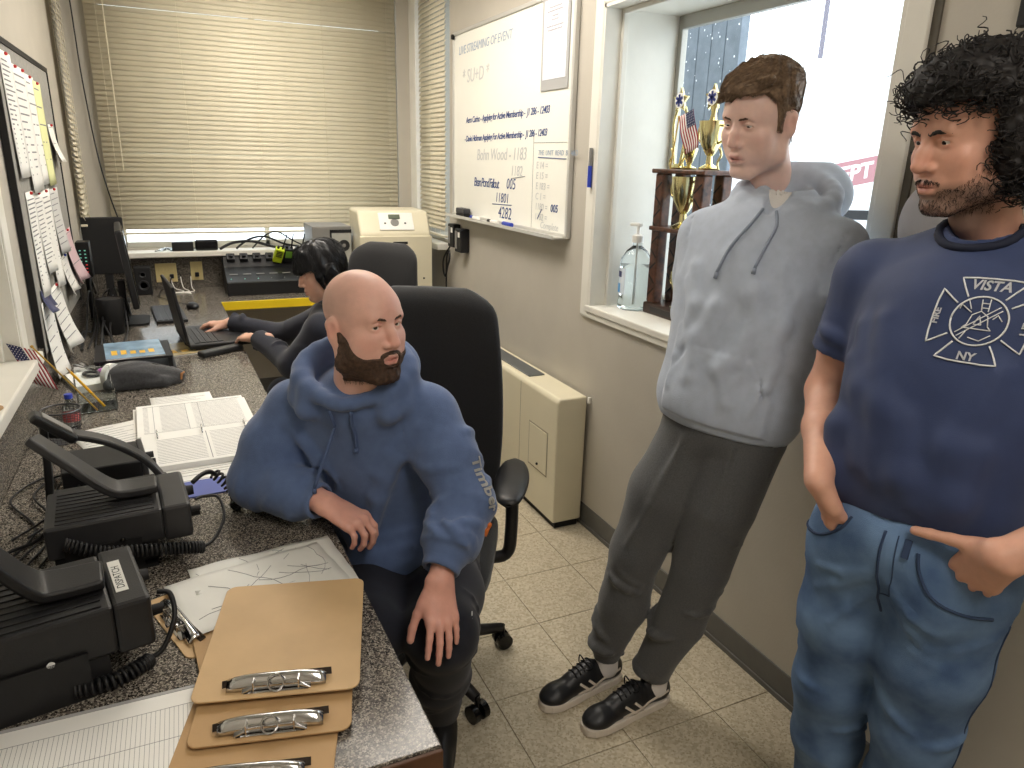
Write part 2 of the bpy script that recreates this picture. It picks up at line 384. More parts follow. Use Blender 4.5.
# corner pillar between the two blinds
struct('trim_1', MB().box(1.475, XR, YB-.05, YB, 0, ZC), M_wall)
struct('trim_2', MB().box(XR-.045, XR, YB-.19, YB-.05, 0, ZC), M_trim, bevel=.004)

# --- ceiling lights (2 x 4 ft troffers)
M_diff = mat('lamp_diffuser', (255,247,236), .6, emit=LAMP_E)
for (x, y, lab) in ((.85, 2.80, 'recessed fluorescent ceiling light over the heater'), (.50, 3.95, 'added fill ceiling light in front of the wide blind'), (.55, -.35, 'recessed fluorescent ceiling light near the rear wall')):  # middle light is an added fill that brightens the dim far end
    r = thing('ceiling_light', lab, 'ceiling light', (x, y, ZC))
    MB().box(-.32, .32, -.62, -.59, -.02, 0).box(-.32, .32, .59, .62, -.02, 0).box(-.32, -.29, -.59, .59, -.02, 0).box(.29, .32, -.59, .59, -.02, 0).build('frame', M_trim, r)
    MB().box(-.29, .29, -.59, .59, -.012, -.004).build('diffuser', M_diff, r)
# --- outside: snowy ground, siding and a parked ambulance seen through window_1
struct('ground_outside', MB().box(XR+.4, 30, -12, 30, -.4, -.3), mat('snow', (240,244,248), .8, noise=.03, nscale=2))
struct('ground_outside_back', MB().box(-12, XR+.4, YB+.4, 30, -.4, -.3), mat('snow', (240,244,248), .8))
M_side = mat('blue_grey_siding', (112,122,132), .5, rgb2=(94,104,114), nscale=14)
s = thing('siding_column', 'blue grey ribbed metal siding flecked with snow outside the window', 'siding', (3.0, 3.98, -.3))
rng = random.Random(3)
for i in range(8):
    MB().box(-.02, .02 if i % 2 else .04, -.5+i*.125, -.5+i*.125+.12, 0, 3.6).build('panel', M_side, s, bevel=.004)
m = MB()
for i in range(420):
    y = rng.uniform(-.5, .5); z = rng.uniform(.9, 3.4); q = rng.uniform(.002, .005); m.ball((-.024-rng.uniform(0,.01), y, z), (q*.6, q, q*rng.uniform(1, 1.8)), 6, 4)
o = m.build('snow_flecks', mat('snow', (240,244,248), .8), s); o['kind'] = 'stuff'
# ================================================================ counter and furniture
M_gran = speckle('granite_laminate', (96,90,83), [(62,57,53), (140,133,122), (40,37,35), (168,160,148)], [(240, .32), (300, .26), (420, .2), (520, .1)], rough=.2)
M_wood = mat('dark_oak', (92,58,34), .5, rgb2=(64,38,22), nscale=24, detail=8)
M_black = mat('black_plastic', (26,26,28), .42, noise=.1, nscale=40)
M_blackm = mat('black_matte_plastic', (19,19,21), .62)
M_blackg = mat('black_gloss_plastic', (14,14,16), .18)
M_grey = mat('grey_metal_case', (132,130,126), .5, .1)
M_paper = mat('white_paper', (236,235,230), .7, noise=.015, nscale=15)
M_ink = mat('black_ink', (40,40,44), .8)
M_inkg = mat('grey_ink', (128,128,132), .8)
M_beige = mat('beige_enamel', (219,211,185), .42, noise=.02, nscale=5)
M_chrome = mat('chrome', (205,205,205), .16, 1.)
M_clear = mat('clear_plastic', (240,246,246), .04, trans=1., ior=1.3)
M_white = mat('white_plastic', (236,234,228), .35)
M_wire = mat('black_cable', (22,22,24), .5)
M_yellow = mat('yellow_edge_tape', (232,200,30), .5)
DZ = .77
ctr = thing('counter', 'speckled grey laminate counter running along the left wall', 'counter')
m = MB(); m.prism([(-.46,.835), (.29,.835), (.215,4.56), (-.46,4.56)], DZ-.038, DZ); m.build('counter_top', M_gran, ctr, bevel=.003)
struct('trim_3', MB().box(-.478, -.4605, .835, 5.125, DZ-.02, .945), M_gran)
MB().box(-.44, .245, .86, .885, 0, DZ-.038).build('end_panel', M_wood, ctr)
MB().box(-.44, .235, 2.55, 2.57, 0, DZ-.038).build('end_panel', M_wood, ctr)
MB().box(.235, .26, .86, 1.0, 0, DZ-.038).build('front_stile', M_wood, ctr, bevel=.004)
MB().box(.0, .26, .842, .862, DZ-.1, DZ-.039).build('apron', M_wood, ctr, bevel=.004)
MB().box(-.46, .2895, .827, .8345, DZ-.055, DZ-.003).build('end_band', M_wood, ctr, bevel=.002)
MB().box(-.05, .24, 2.575, 3.2, 0, DZ-.04).build('drawer_pedestal', M_beige, ctr, bevel=.006)
bc = thing('counter', 'speckled counter section under the wide blind with a yellow front edge', 'counter')
MB().prism([(-.46,4.562), (1.52,4.562), (1.52,5.128), (-.46,5.128)], DZ-.038, DZ).build('counter_top', M_gran, bc, bevel=.003)
struct('trim_4', MB().box(-.460, 1.52, 5.1285, 5.148, DZ-.02, .965), M_gran)
MB().box(.215, 1.52, 4.548, 4.562, DZ-.05, DZ+.001).build('edge_strip', M_yellow, bc, bevel=.002)
MB().box(1.47, 1.5, 4.6, 5.12, 0, DZ-.038).build('end_panel', M_wood, bc)
MB().box(.2, .23, 4.6, 5.12, 0, DZ-.038).build('end_panel', M_wood, bc)

# --- wall heater under the window
h = thing('wall_heater', 'cream metal wall heater standing under the window by the whiteboard', 'heater', (0,0,0))
HX, H0, H1, HZ = 1.442, 2.60, 4.0, .63
m = MB(); m.add([(HX,H0,.03),(XR-.016,H0,.03),(XR-.016,H0,HZ),(HX+.012,H0,HZ),(HX,H0,HZ-.015), (HX,H1,.03),(XR-.016,H1,.03),(XR-.016,H1,HZ),(HX+.012,H1,HZ),(HX,H1,HZ-.015)],
   [(0,1,2,3,4),(9,8,7,6,5),(0,5,6,1),(1,6,7,2),(2,7,8,3),(3,8,9,4),(4,9,5,0)]); m.build('cabinet', M_beige, h, bevel=.008, seg=3, fixn=True)
MB().box(HX+.015, XR-.03, H0+.01, H1, 0, .03).build('plinth', M_blackm, h)
m = MB(); gm = mat('grey_grille', (120,122,122), .5, .3)
MB().box(HX+.035, XR-.045, H0+.36, H1-.05, HZ-.001, HZ+.001).build('grille_bed', mat('grille_shadow', (62,62,62), .7), h)
y = H0+.365; g0 = None
for i in range(56):
    if g0 is None: g0 = MB().box(HX+.036, XR-.046, 0, .011, HZ+.001, HZ+.005).build('grille_bar', gm, h); g0.location = (0, y, 0)
    else: inst(g0, h, (0, y+i*.0172, 0))
MB().box(HX+.035, XR-.045, H0+.36, H0+.364, HZ, HZ+.006).box(HX+.035, HX+.04, H0+.36, H1-.05, HZ, HZ+.006).box(XR-.05, XR-.045, H0+.36, H1-.05, HZ, HZ+.006).build('grille_frame', gm, h)
d = MB().box(HX-.003, HX, H0+.085, H0+.265, .235, .44).build('access_door', M_beige, h, bevel=.0015)
m = MB(); m.box(HX-.0008, HX+.001, H0+.078, H0+.272, .228, .447).build('door_gap', mat('gap_shadow', (150,143,122), .8), h)
MB().cyl((HX-.003, H0+.17, .262), (HX-.009, H0+.17, .262), .006, n=10).build('door_latch', M_blackm, d)
MB().box(HX-.0006, HX+.001, H0+.372, H0+.376, .03, HZ-.02).build('panel_seam', mat('gap_shadow', (150,143,122), .8), h)
MB().box(XR-.016, XR-.001, H0-.012, H0-.002, HZ-.03, HZ-.005).build('end_bracket', M_white, h)

# --- office chairs
M_fab = mat('black_chair_fabric', (27,27,29), .85, noise=.15, nscale=160, bump=.3, bscale=500, sheen=.2)
def chair(label, loc, rz, bh, bw, arms=True, tilt=.12):
    r = thing('office_chair', label, 'chair', loc, rz); cz = .47
    # backrest: padded panel with rounded outline, curved
    def back(u, v, s):
        z = cz+.04+v*bh; a = abs(2*v-1)
        w = bw/2*(1-.16*max(0, (v-.45)/.55)**2-.10*max(0, (.4-v)/.4)**2)*(max(0, 1-max(0, (v-.90)/.10)**2.4*.42))
        x = (u*2-1)*w; t = .045*(1-abs(u*2-1)**4*.75)*(1-max(0, (v-.93)/.07)**2*.6)
        y = .235+tilt*(v*bh)+.05*(x/(bw/2))**2*-1+.02*math.sin(v*PI*2)-.02
        return (x, y+(t if s else -t), z)
    n1, n2 = 17, 22; m = MB(); 
    m.grid(lambda u, v: back(u, v, 0), n1, n2); m.grid(lambda u, v: back(u, v, 1), n1, n2)
    N = n1*n2; ring = [i for i in range(n1)]+[(j+1)*n1-1 for j in range(1, n2)]+[N-2-i for i in range(n1-1)]+[j*n1 for j in range(n2-2, 0, -1)]
    m.f = [f for f in m.f[:len(m.f)//2]]+[f[::-1] for f in m.f[len(m.f)//2:]]
    m.f += [(ring[i], ring[(i+1)%len(ring)]+0, ring[(i+1)%len(ring)]+N, ring[i]+N)[::-1] for i in range(len(ring))]; m.mi = [0]*len(m.f)
    b = m.build('backrest', M_fab, r, smooth='full', fixn=True); sd = b.modifiers.new('s', 'SUBSURF'); sd.levels = 1; sd.render_levels = 1
    m = MB(); m.grid(lambda u, v: ((u*2-1)*bw*.38, .30+tilt*(.08+v*.5*bh)+.012, cz+.10+v*.55*bh), 2, 2); m.build('back_shell', M_blackm, r, solid=.02)
    m = MB(); 
    def seat(u, v, s):
        a = 2*PI*u; e = .42; x = math.copysign(abs(math.cos(a))**e, math.cos(a))*.25; y = math.copysign(abs(math.sin(a))**e, math.sin(a))*.245
        prof = [(.001, .0), (.8, .0), (1., .03), (1., .07), (.9, .095), (.45, .088), (.001, .084)]
        k, zz = prof[int(round(v*6))]; return (x*k, y*k-.02, cz-.055+zz-(.03*max(0, -y/.245)**3))
    m.grid(lambda u, v: seat(u, v, 0), 32, 7, True); m.build('seat', M_fab, r, smooth='full', fixn=True)
    MB().box(-.04, .04, .12, .36, cz-.075, cz-.05).cbox((0, .35, cz+.1), (.08, .02, .36), (-.12, 0, 0)).build('back_bracket', M_blackm, r, bevel=.006)
    MB().cyl((0,0,.12), (0,0,.30), .028).cyl((0,0,.30), (0,0,cz-.05), .018).build('gas_lift', M_blackm, r, smooth=True)
    for s in (-1, 1) if arms else ():
        p = MB(); x = s*.295; p.tube(bez([(s*.2, .02, cz-.05), (s*.28, .03, cz-.04), (x, .03, cz+.05), (x, .02, cz+.21)], 6), .02, 8)
        a = p.build('arm_post', M_black, r, smooth='full')
        p = MB(); p.grid(lambda u, v: (x+.05*math.cos(2*PI*u)*(.2+.8*math.sin(PI*min(1,max(0,v)))**.45), -.16+.30*v, cz+.235+.016*math.sin(2*PI*u)*(.3+.7*math.sin(PI*v)**.5)-.03*max(0, .35-v)), 16, 14, True)
        pd = p.build('arm_pad', M_black, a, smooth='full', solid=.004)
    for i in range(5):
        a = 2*PI*i/5+.5; c, s = math.cos(a), math.sin(a)
        m = MB(); m.tube([(c*.02, s*.02, .115), (c*.15, s*.15, .10), (c*.3, s*.3, .075)], [.03, .024, .016], 8); g = m.build('base_leg', M_black, r, smooth='full')
        w = MB(); q = Vector((-s, c, 0)); o = Vector((c*.305, s*.305, .029))
        for k in (-1, 1): w.cyl(o+q*(.008*k), o+q*(.028*k), .028, n=18)
        w.cyl(o+Vector((0,0,.01)), o+Vector((0,0,.055)), .008); w.build('caster', M_blackg, g, smooth=True)
    return r
chair('tall black fabric office chair with rounded armrests under the bald man', (.590, 1.935, 0), -.50, .72, .50, True, .10)
chair('black office chair at the back counter, its backrest facing the laptop', (.775, 3.40, 0), -.80, .70, .43, False, .10)

# --- whiteboard
WBY0, WBY1, WB0, WB1 = 2.86, 4.30, 1.30, 2.30
wb = thing('whiteboard', 'large wall whiteboard covered in handwriting', 'whiteboard')
M_alu = mat('aluminium_frame', (168,166,158), .4, .5)
M_wb = mat('whiteboard_enamel', (240,239,230), .18, noise=.012, nscale=4)
MB().box(XR-.016, XR-.002, WBY0, WBY1, WB0, WB1).build('writing_surface', M_wb, wb)
fr = MB(); a, b_ = XR-.024, XR-.002
fr.box(a, b_, WBY0-.012, WBY0+.008, WB0-.01, WB1+.01).box(a, b_, WBY1-.008, WBY1+.012, WB0-.01, WB1+.01).box(a, b_, WBY0, WBY1, WB1-.008, WB1+.012).box(a, b_, WBY0, WBY1, WB0-.012, WB0+.008)
fr.build('frame', mat('bright_aluminium', (204,203,198), .35, .4), wb, bevel=.003)
MB().box(XR-.075, XR-.02, WBY0+.02, WBY1-.02, WB0-.014, WB0-.006).box(XR-.078, XR-.073, WBY0+.02, WBY1-.02, WB0-.014, WB0+.002).build('pen_tray', mat('bright_aluminium', (204,203,198), .35, .4), wb)
MB().cyl((XR-.022, WBY1-.012, WB1-.012), (XR-.035, WBY1-.012, WB1-.012), .014).build('corner_cap', M_blackm, wb)
M_blue = mat('blue_marker_ink', (52,74,128), .6); M_blueF = mat('faded_blue_ink', (150,166,186), .6); M_gryF = mat('faded_grey_ink', (190,192,192), .6); M_gryD = mat('grey_marker_ink', (120,124,130), .6)
def wbt(s, y, z, size, m, slope=0., shear=.15, sp=1., b=0.):
    M = frame((XR-.0168, y, z), (0, -1, slope), (0, 0, 1)); text('handwriting', s, size, m, wb, M, .0003, shear=shear, spacing=sp, bold=b)
wbt('LIVE STREAMING OF EVENT', 4.22, 2.185, .062, M_blueF, .0, .2, .95)
wbt('* SU+D *', 4.16, 2.03, .10, M_gryF, .0, .1)
wbt('Aero Carino - Applying for Active Membership -  J1 286 - 12403', 4.10, 1.815, .046, M_blue, .012, .22, .88, .0008)
wbt('- Davie Hickman Applying For Active Membership -  J1 286 - 12403', 4.12, 1.715, .044, M_blue, .015, .22, .88, .0008)
wbt('Bohn Wood - 1183', 3.93, 1.615, .085, M_gryF, .012, .15, .95)
wbt('1182', 3.47, 1.545, .07, M_gryF, .0, .15)
wbt('Bean Pond Fallout', 3.97, 1.475, .068, M_blue, .0, .18, .74, .0006)
wbt('005', 3.52, 1.478, .075, M_blue, .0, .15)
wbt('11801', 3.66, 1.405, .07, M_blue, .0, .15)
wbt('4282', 3.62, 1.325, .085, M_blue, .0, .15)
wbt('THE  UNIT  READ  BOARD', 3.165, 1.645, .032, M_blueF, .0, .1)
for i, t in enumerate(('E 14 =', 'E 15 =', 'E 183 =', 'C 1 =', '1180 =', '1182 =')): wbt(t, 3.18, 1.585-i*.047, .045, M_gryF, .0, .1)
wbt('005', 3.02, 1.397, .048, M_blue, 0, .1, 1, .0008)
wbt('Complete', 3.12, 1.335-.02, .045, M_gryF, .0, .2)
ln = MB()
def wl(m, y0, z0, y1, z1, r=.002): m.cyl((XR-.0165, y0, z0), (XR-.0165, y1, z1), r, n=5)
wl(ln, 3.70, 1.39, 3.45, 1.398); wl(ln, 3.165, 1.635, 2.89, 1.63); wl(ln, 3.15, 1.355, 3.11, 1.40, .0025)
ln.build('handwriting', M_blue, wb)
ln = MB(); wl(ln, 3.46, 1.53, 3.30, 1.545); wl(ln, 3.215, 1.31, 3.215, 1.74, .001); wl(ln, 3.215, 1.70, 2.89, 1.70, .001); ln.build('handwriting', M_gryD, wb)
# posted notice in a clear magnetic holder
nt_ = thing('notice_holder', 'grey framed printed notice stuck on the whiteboard', 'notice')
MB().box(XR-.022, XR-.0172, 2.90, 3.155, 1.92, 2.31).build('holder', mat('grey_acrylic', (172,172,172), .3), nt_, bevel=.002)
MB().box(XR-.0232, XR-.0222, 2.92, 3.135, 1.965, 2.285).build('sheet', mat('notice_paper', (224,226,234), .6), nt_)
for i, (w_, z) in enumerate(((.6,2.25),(.75,2.235),(.3,2.215),(.35,2.20),(.8,2.175),(.7,2.16))):
    text('print_line', 'x'*int(30*w_), .013, M_inkg, nt_, frame((XR-.0234, 3.03+.1*w_, z), (0,-1,0), (0,0,1)), .0002)
# eraser and markers on the pen tray
e = thing('board_eraser', 'black felt board eraser on the whiteboard tray', 'eraser', (XR-.048, 4.06, WB0-.006)); MB().box(-.02, .02, -.065, .065, 0, .022).build('felt', M_blackm, e); MB().box(-.022, .022, -.067, .067, .022, .05).build('grip', mat('eraser_grip', (62,62,66), .6), e, bevel=.006)
def marker(lab, y, m, rz=0, L=.12):
    r = thing('marker_pen', lab, 'marker', (XR-.045, y, WB0-.006+.009), PI/2+rz); MB().cyl((-L/2,0,0), (L*.2,0,0), .009).build('barrel', M_white, r, smooth=True); MB().cyl((L*.2,0,0), (L/2,0,0), .0095).build('cap', m, r, smooth=True)
marker('white marker pen with blue cap on the tray beside the eraser', 3.88, mat('blue_plastic', (44,66,176), .4))
marker('white marker pen with black cap in the middle of the whiteboard tray', 3.62, M_black, .05)
r = thing('marker_pen', 'stubby blue marker at the right part of the whiteboard tray', 'marker', (XR-.05, 3.42, WB0+.006), PI/2); MB().cyl((-.05,0,0), (.05,0,0), .011).build('barrel', mat('blue_plastic', (44,66,176), .4), r, smooth=True); MB().cyl((.05,0,0), (.065,0,0), .006).build('tip', M_black, r)
# marker clipped on the window casing
r = thing('marker_pen', 'upright marker with blue lower half stuck on the white window casing', 'marker', (XR-.023, 2.672, 1.52)); MB().cyl((0,0,0), (0,0,.085), .009).build('barrel', mat('blue_plastic', (44,66,176), .4), r, smooth=True); MB().cyl((0,0,.085), (0,0,.155), .0085, .007).build('cap', M_grey, r, smooth=True)
# wall chargers between blind and whiteboard
def wallbox(lab, y, z, d):
    r = thing('wall_charger', lab, 'charger', (XR, y, z)); MB().box(-d, -.001, -.05, .05, 0, .14).build('body', M_blackm, r, bevel=.006); MB().box(-d-.001, -d+.001, -.035, -.005, .09, .12).build('sticker', M_white, r)
    MB().box(-d-.002, -d+.001, .01, .04, .02, .125).build('vent', M_grey, r)
wallbox('black box on the wall under the whiteboard, next to the narrow blind', 4.27, 1.095, .05); wallbox('black box on the wall with a white sticker under the whiteboard', 4.12, 1.08, .06)
r = thing('hanging_cable', 'black looped cable hanging from the wall boxes', 'cable'); MB().tube(bez([(XR-.03,4.30,1.11),(XR-.06,4.36,1.02),(XR-.05,4.40,.93),(XR-.05,4.36,.90),(XR-.05,4.33,.96),(XR-.045,4.30,1.02),(XR-.04,4.33,1.06),(XR-.04,4.37,.98),(XR-.035,4.385,.6)], 6), .006, 6).build('cord', M_wire, r, smooth='full')
# ================================================================ things on the counter
def lines_print(parent, x0, x1, ys, z, m, w=.0012, name='print_line'):
    mm = MB()
    for y in ys: mm.box(x0, x1, y-w/2, y+w/2, z, z+.0002)
    return mm.build(name, m, parent)
M_radio = mat('radio_housing', (23,23,25), .45, noise=.08, nscale=60, bump=.1, bscale=400)
M_radio2 = mat('radio_housing_worn', (44,44,46), .42, noise=.1, nscale=30)
M_tape = mat('label_tape', (214,214,208), .5)
def radio(label, loc, rz, L, Wd, z0, z1, lab, hend, strap=True, hw=.05, hm=M_radio):
    """front face towards local +x, sits on a bracket; local origin = centre of the front edge on the counter"""
    r = thing('two_way_radio', label, 'radio', loc, rz); w = Wd/2
    MB().box(-L, -.055, -w, w, z0, z1-.003).build('body', hm, r, bevel=.006)
    f = MB().box(-.056, 0, -w-.004, w+.004, z0-.004, z1).build('front_panel', hm, r, bevel=.007)
    MB().box(-.0005, .003, -w*.35, w*.55, z0+.015, z1-.02).build('display', M_blackg, f, bevel=.001)
    for y, zz, q in ((w*.78, z0+.03, .013), (-w*.55, z0+.03, .009), (-w*.8, z0+.05, .007)): MB().cyl((0,y,zz), (.02,y,zz), q, q*.85, 14).build('knob', M_blackm, f, smooth=True)
    for i in range(5): MB().box(0, .004, -w*.3+i*.018, -w*.3+i*.018+.012, z0+.004, z0+.011).build('button', M_grey, f)
    m = MB(); m.prism([(-L+.02,-w-.006), (-.075,-w-.006), (-.075,w+.006), (-L+.02,w+.006)], 0, .008)
    m.box(-L+.03, -.1, -w-.007, -w-.003, 0, z0+.02).box(-L+.03, -.1, w+.003, w+.007, 0, z0+.02)
    m.build('mounting_bracket', M_blackm, r)
    MB().box(-L+.01, -.07, -w+.008, w-.008, .008, z0).build('power_base', M_blackm, r, bevel=.004)
    for i in range(9): MB().box(-L+.02, -.07, -w+.012+i*(Wd-.03)/8.5, -w+.012+i*(Wd-.03)/8.5+.004, z1-.003, z1-.001).build('cooling_rib', hm, r)
    for s in (-1, 1): MB().cyl((-L*.5, s*(w+.002), z0+.02), (-L*.5, s*(w+.007), z0+.02), .006).build('screw', M_chrome, r)
    # handset rest: a broad strap rising from a pad on top
    P = [Vector(p) for p in hend]; path = bez(P, 8); m = MB(); n = len(path); vs = []; fs = []
    for i, p in enumerate(path):
        T = (path[min(i+1,n-1)]-path[max(i-1,0)]).normalized(); S = Vector((0,1,0)); S = (S-T*S.dot(T)).normalized(); U = T.cross(S)
        k = hw*(.5+.08*math.sin(i/n*PI)); t = .009
        for a, b in ((-1,-1), (1,-1), (1,1), (-1,1)): vs.append(p+S*k*a+U*t*b)
    for i in range(n-1):
        for k in range(4): fs.append((i*4+k, i*4+(k+1)%4, (i+1)*4+(k+1)%4, (i+1)*4+k))
    fs += [(3,2,1,0), ((n-1)*4, (n-1)*4+1, (n-1)*4+2, (n-1)*4+3)]; m.add(vs, fs)
    hs = m.build('handset_rest', hm, r, bevel=.006, seg=3, fixn=True, smooth=True)
    return r, f
r1, f1 = radio('black two-way radio with white lettered label beside the map clipboard', (-.115, 1.275, DZ), .19, .30, .195, .062, .150, '', [(-.055,-.005,.160), (-.12,0,.160), (-.155,.0,.172), (-.20,.0,.235), (-.235,.0,.30)], hw=.075)
MB().box(-.045, -.026, -.06, .05, .1502, .1506).build('label_tape', M_tape, f1)
text('lettering', 'DISPATCH', .017, M_ink, f1, frame((-.030, -.05, .1508), (0,1,0), (-1,0,0)), .0001)
r2, f2 = radio('worn black two-way radio with coiled cord beside the open binder', (-.035, 1.65, DZ), .08, .27, .185, .055, .130, '', [(-.055,-.0,.146), (-.115,0,.147), (-.15,.0,.160), (-.21,.02,.215), (-.275,.045,.275)], hw=.06, hm=M_radio2)
MB().box(-.16, -.105, -.0935, -.0925, .03, .045).build('label_tape', M_tape, r2)
text('lettering', 'OKI-001', .011, M_ink, r2, frame((-.155, -.0937, .034), (1,0,0), (0,0,1)), .0001)
m = MB(); m.lathe([(.014,.1305), (.016,.1312), (.018,.1305)], 20, (-.085,.03,0)); m.build('badge_ring', M_black, r2)
# second rest (arch) and handset behind radio two
hb = thing('handset_cradle', 'curved black handset cradle arching behind the worn radio', 'cradle', (-.27, 1.83, DZ), .1)
m = MB(); pth = bez([(.19,.02,.055), (.15,.03,.12), (.08,.04,.175), (.0,.05,.205), (-.05,.06,.215)], 8); 
def strip(m, pth, hw, t, S=(0,1,0)):
    n = len(pth); vs = []; fs = []
    for i, p in enumerate(pth):
        T = (pth[min(i+1,n-1)]-pth[max(i-1,0)]).normalized(); s = Vector(S); s = (s-T*s.dot(T)).normalized(); U = T.cross(s)
        for a, b in ((-1,-1), (1,-1), (1,1), (-1,1)): vs.append(p+s*hw*a+U*t*b)
    for i in range(n-1):
        for k in range(4): fs.append((i*4+k, i*4+(k+1)%4, (i+1)*4+(k+1)%4, (i+1)*4+k))
    fs += [(3,2,1,0), ((n-1)*4, (n-1)*4+1, (n-1)*4+2, (n-1)*4+3)]; m.add(vs, fs); return m
strip(m, pth, .024, .007).build('arch', M_radio2, hb, bevel=.004, fixn=True, smooth=True)
MB().box(-.06, .2, -.07, .10, 0, .05).build('base', M_radio, hb, bevel=.008)
strip(MB(), bez([(-.06,.0,.02), (-.05,.02,.14), (-.045,.03,.25)], 5), .03, .008).build('back_post', M_radio, hb, bevel=.004, fixn=True)
hs = thing('handset', 'small black handset with pale face resting on the cradle', 'handset', (-.315, 1.80, DZ+.225), 0, rot=(0, .75, .2)); MB().cbox((0,0,.035), (.105,.05,.022)).build('body', M_black, hs, bevel=.008, seg=3); MB().cbox((0,0,.0475), (.07,.036,.004)).build('face', M_grey, hs, bevel=.002)
# small box radio behind
bx = thing('base_station', 'small black box radio with knobs lying on papers near the mesh cup', 'radio', (-.235, 2.09, DZ+.003), .12)
MB().box(-.10, .085, -.075, .085, 0, .055).build('case', M_radio, bx, bevel=.004); f = MB().box(.085, .1, -.078, .088, -.001, .058).build('front_panel', M_radio2, bx, bevel=.004)
for y in (.02, -.035): MB().cyl((.1,y,.03), (.122,y,.03), .009).build('knob', M_blackm, f, smooth=True)
# cords
def cord(label, pts, r=.0035, name='cord', group=None):
    o = MB().tube(bez(pts, 8), r, 6).build(name, M_wire, None, smooth='full'); return tag(o, label, 'cord', group)
z = DZ
o = MB().tube(coil([(-.26,1.515,z+.10), (-.20,1.512,z+.072), (-.13,1.512,z+.060), (-.06,1.522,z+.045), (-.012,1.535,z+.030)], .011, 34, 10), .0032, 5).build('coiled_cord', M_wire, None, smooth='full'); tag(o, 'long black coiled microphone cord along the side of the worn radio', 'cord')
cord('thin black cord tail curving from the worn radio front to its coil', [(-.012,1.535,z+.030), (.015,1.56,z+.035), (.038,1.61,z+.06), (.03,1.66,z+.085), (-.0,1.665,z+.09), (-.018,1.655,z+.09)])
o = MB().tube(coil([(.03,1.80,z+.085), (.06,1.795,z+.05), (.075,1.775,z+.02), (.07,1.745,z+.014)], .012, 12, 10), .0034, 5).build('coiled_cord', M_wire, None, smooth='full'); tag(o, 'short black coiled cord piled beside the blue folder', 'cord')
cord('black microphone plug lead running into the short coil', [(-.02,1.72,z+.105), (.0,1.745,z+.11), (.02,1.78,z+.1), (.035,1.80,z+.08)], .006)
o = MB().tube(coil([(-.22,1.155,z+.02), (-.17,1.16,z+.016), (-.125,1.185,z+.016), (-.112,1.195,z+.016)], .011, 18, 10), .0032, 5).build('coiled_cord', M_wire, None, smooth='full'); tag(o, 'black coiled cord in front of the labelled radio', 'cord')
cord('black cord looping from the labelled radio front down to its coil', [(-.112,1.195,z+.02), (-.09,1.20,z+.03), (-.068,1.225,z+.07), (-.072,1.255,z+.10), (-.092,1.262,z+.105)], .0045)
cord('pale coiled lead in the far left corner of the counter', [(-.44,1.62,z+.006), (-.40,1.70,z+.01), (-.34,1.70,z+.03), (-.28,1.68,z+.10)], .004)['label'] = 'thin lead rising behind the worn radio'
random.seed(5)
for k in range(4):
    x0 = -.42+.03*k; cord('thin black cable looped on the counter behind the radios', [(x0,1.62,z+.005), (x0+.06,1.80+.03*k,z+.005), (x0-.02+.02*k,2.0,z+.006+.004*k), (x0+.05,2.12,z+.006), (x0+.09,1.9,z+.01), (x0+.03,1.72,z+.03)], .0028, group='loose cables behind the radios')

# --- binder with pages
bd = thing('ring_binder', 'open white ring binder of printed tables on the counter', 'binder', (.005, 2.33, z), .045)
MB().box(-.17, .17, .0, .31, 0, .016).build('page_stack', M_paper, bd, bevel=.002)
MB().box(-.16, .175, -.27, -.006, 0, .020).build('page_stack', M_paper, bd, bevel=.002)
MB().box(-.18, .18, -.30, .32, -.0005, .003).build('cover', M_white, bd)
for i, (x0, x1) in enumerate(((-.15,-.135), (-.10,-.02), (.0,.15))):
    lines_print(bd, x0, x1, [.03+.0125*k for k in range(21)], .0162, M_inkg, .0016)
lines_print(bd, -.15, .16, [.02, .285], .0163, M_ink, .0012)
lines_print(bd, -.12, .01, [-.25+.0125*k for k in range(16)], .0202, M_inkg, .0018); lines_print(bd, .03, .16, [-.25+.0125*k for k in range(18)], .0202, M_inkg, .0015)
m = MB()
for x in (-.12, -.02, .02): m.box(x-.0006, x+.0006, .02, .285, .0163, .0165)
m.box(.02-.001, .02+.001, -.26, -.03, .0203, .0205); m.build('print_column', M_inkg, bd)
for x in (-.115, .01, .135): MB().tube([(x, -.028+.02*math.cos(a), .014+.026*math.sin(a)) for a in [PI*k/10 for k in range(11)]], .0022, 6).build('ring', M_chrome, bd, smooth='full')
def sheet(label, c, w, h, rz, zz, name='paper_sheet', m=None, rules=0, group=None, blk=None):
    r = thing(name, label, 'paper', (c[0], c[1], zz), rz, group); rng = random.Random(label)
    def wav(u, v): return ((u-.5)*w, (v-.5)*h, .0006+.0018*(math.sin(u*5+len(label))*math.sin(v*4))**2)
    MB().grid(wav, 9, 9).build('sheet', m or M_paper, r, solid=.0006, smooth='full')
    if rules:
        mm = MB()
        for k in range(rules):
            y = h*.40-h*.8*k/rules; x1 = w*.4*rng.uniform(.2, 1); mm.box(-w*.42, x1, y-.001, y+.001, .003, .0032)
        mm.build('print_line', M_inkg, r)
    return r
sheet('loose white printed page between the beanie and the binder', (-.035, 2.705), .20, .13, .08, z, rules=6)
sheet('white printed page sticking out from under the small box radio', (-.225, 2.38), .20, .27, .35, z, rules=10)
sheet('white page under the lower edge of the open binder', (.01, 1.99), .28, .13, .1, z, rules=3)
o = MB().box(-.11, .11, -.05, .05, 0, .004).build('blue_folder', mat('blue_card', (92,104,170), .6), None); o.location = (.04, 1.915, z); o.rotation_euler = (0,0,.06); tag(o, 'blue card folder edge peeking out below the binder', 'folder')
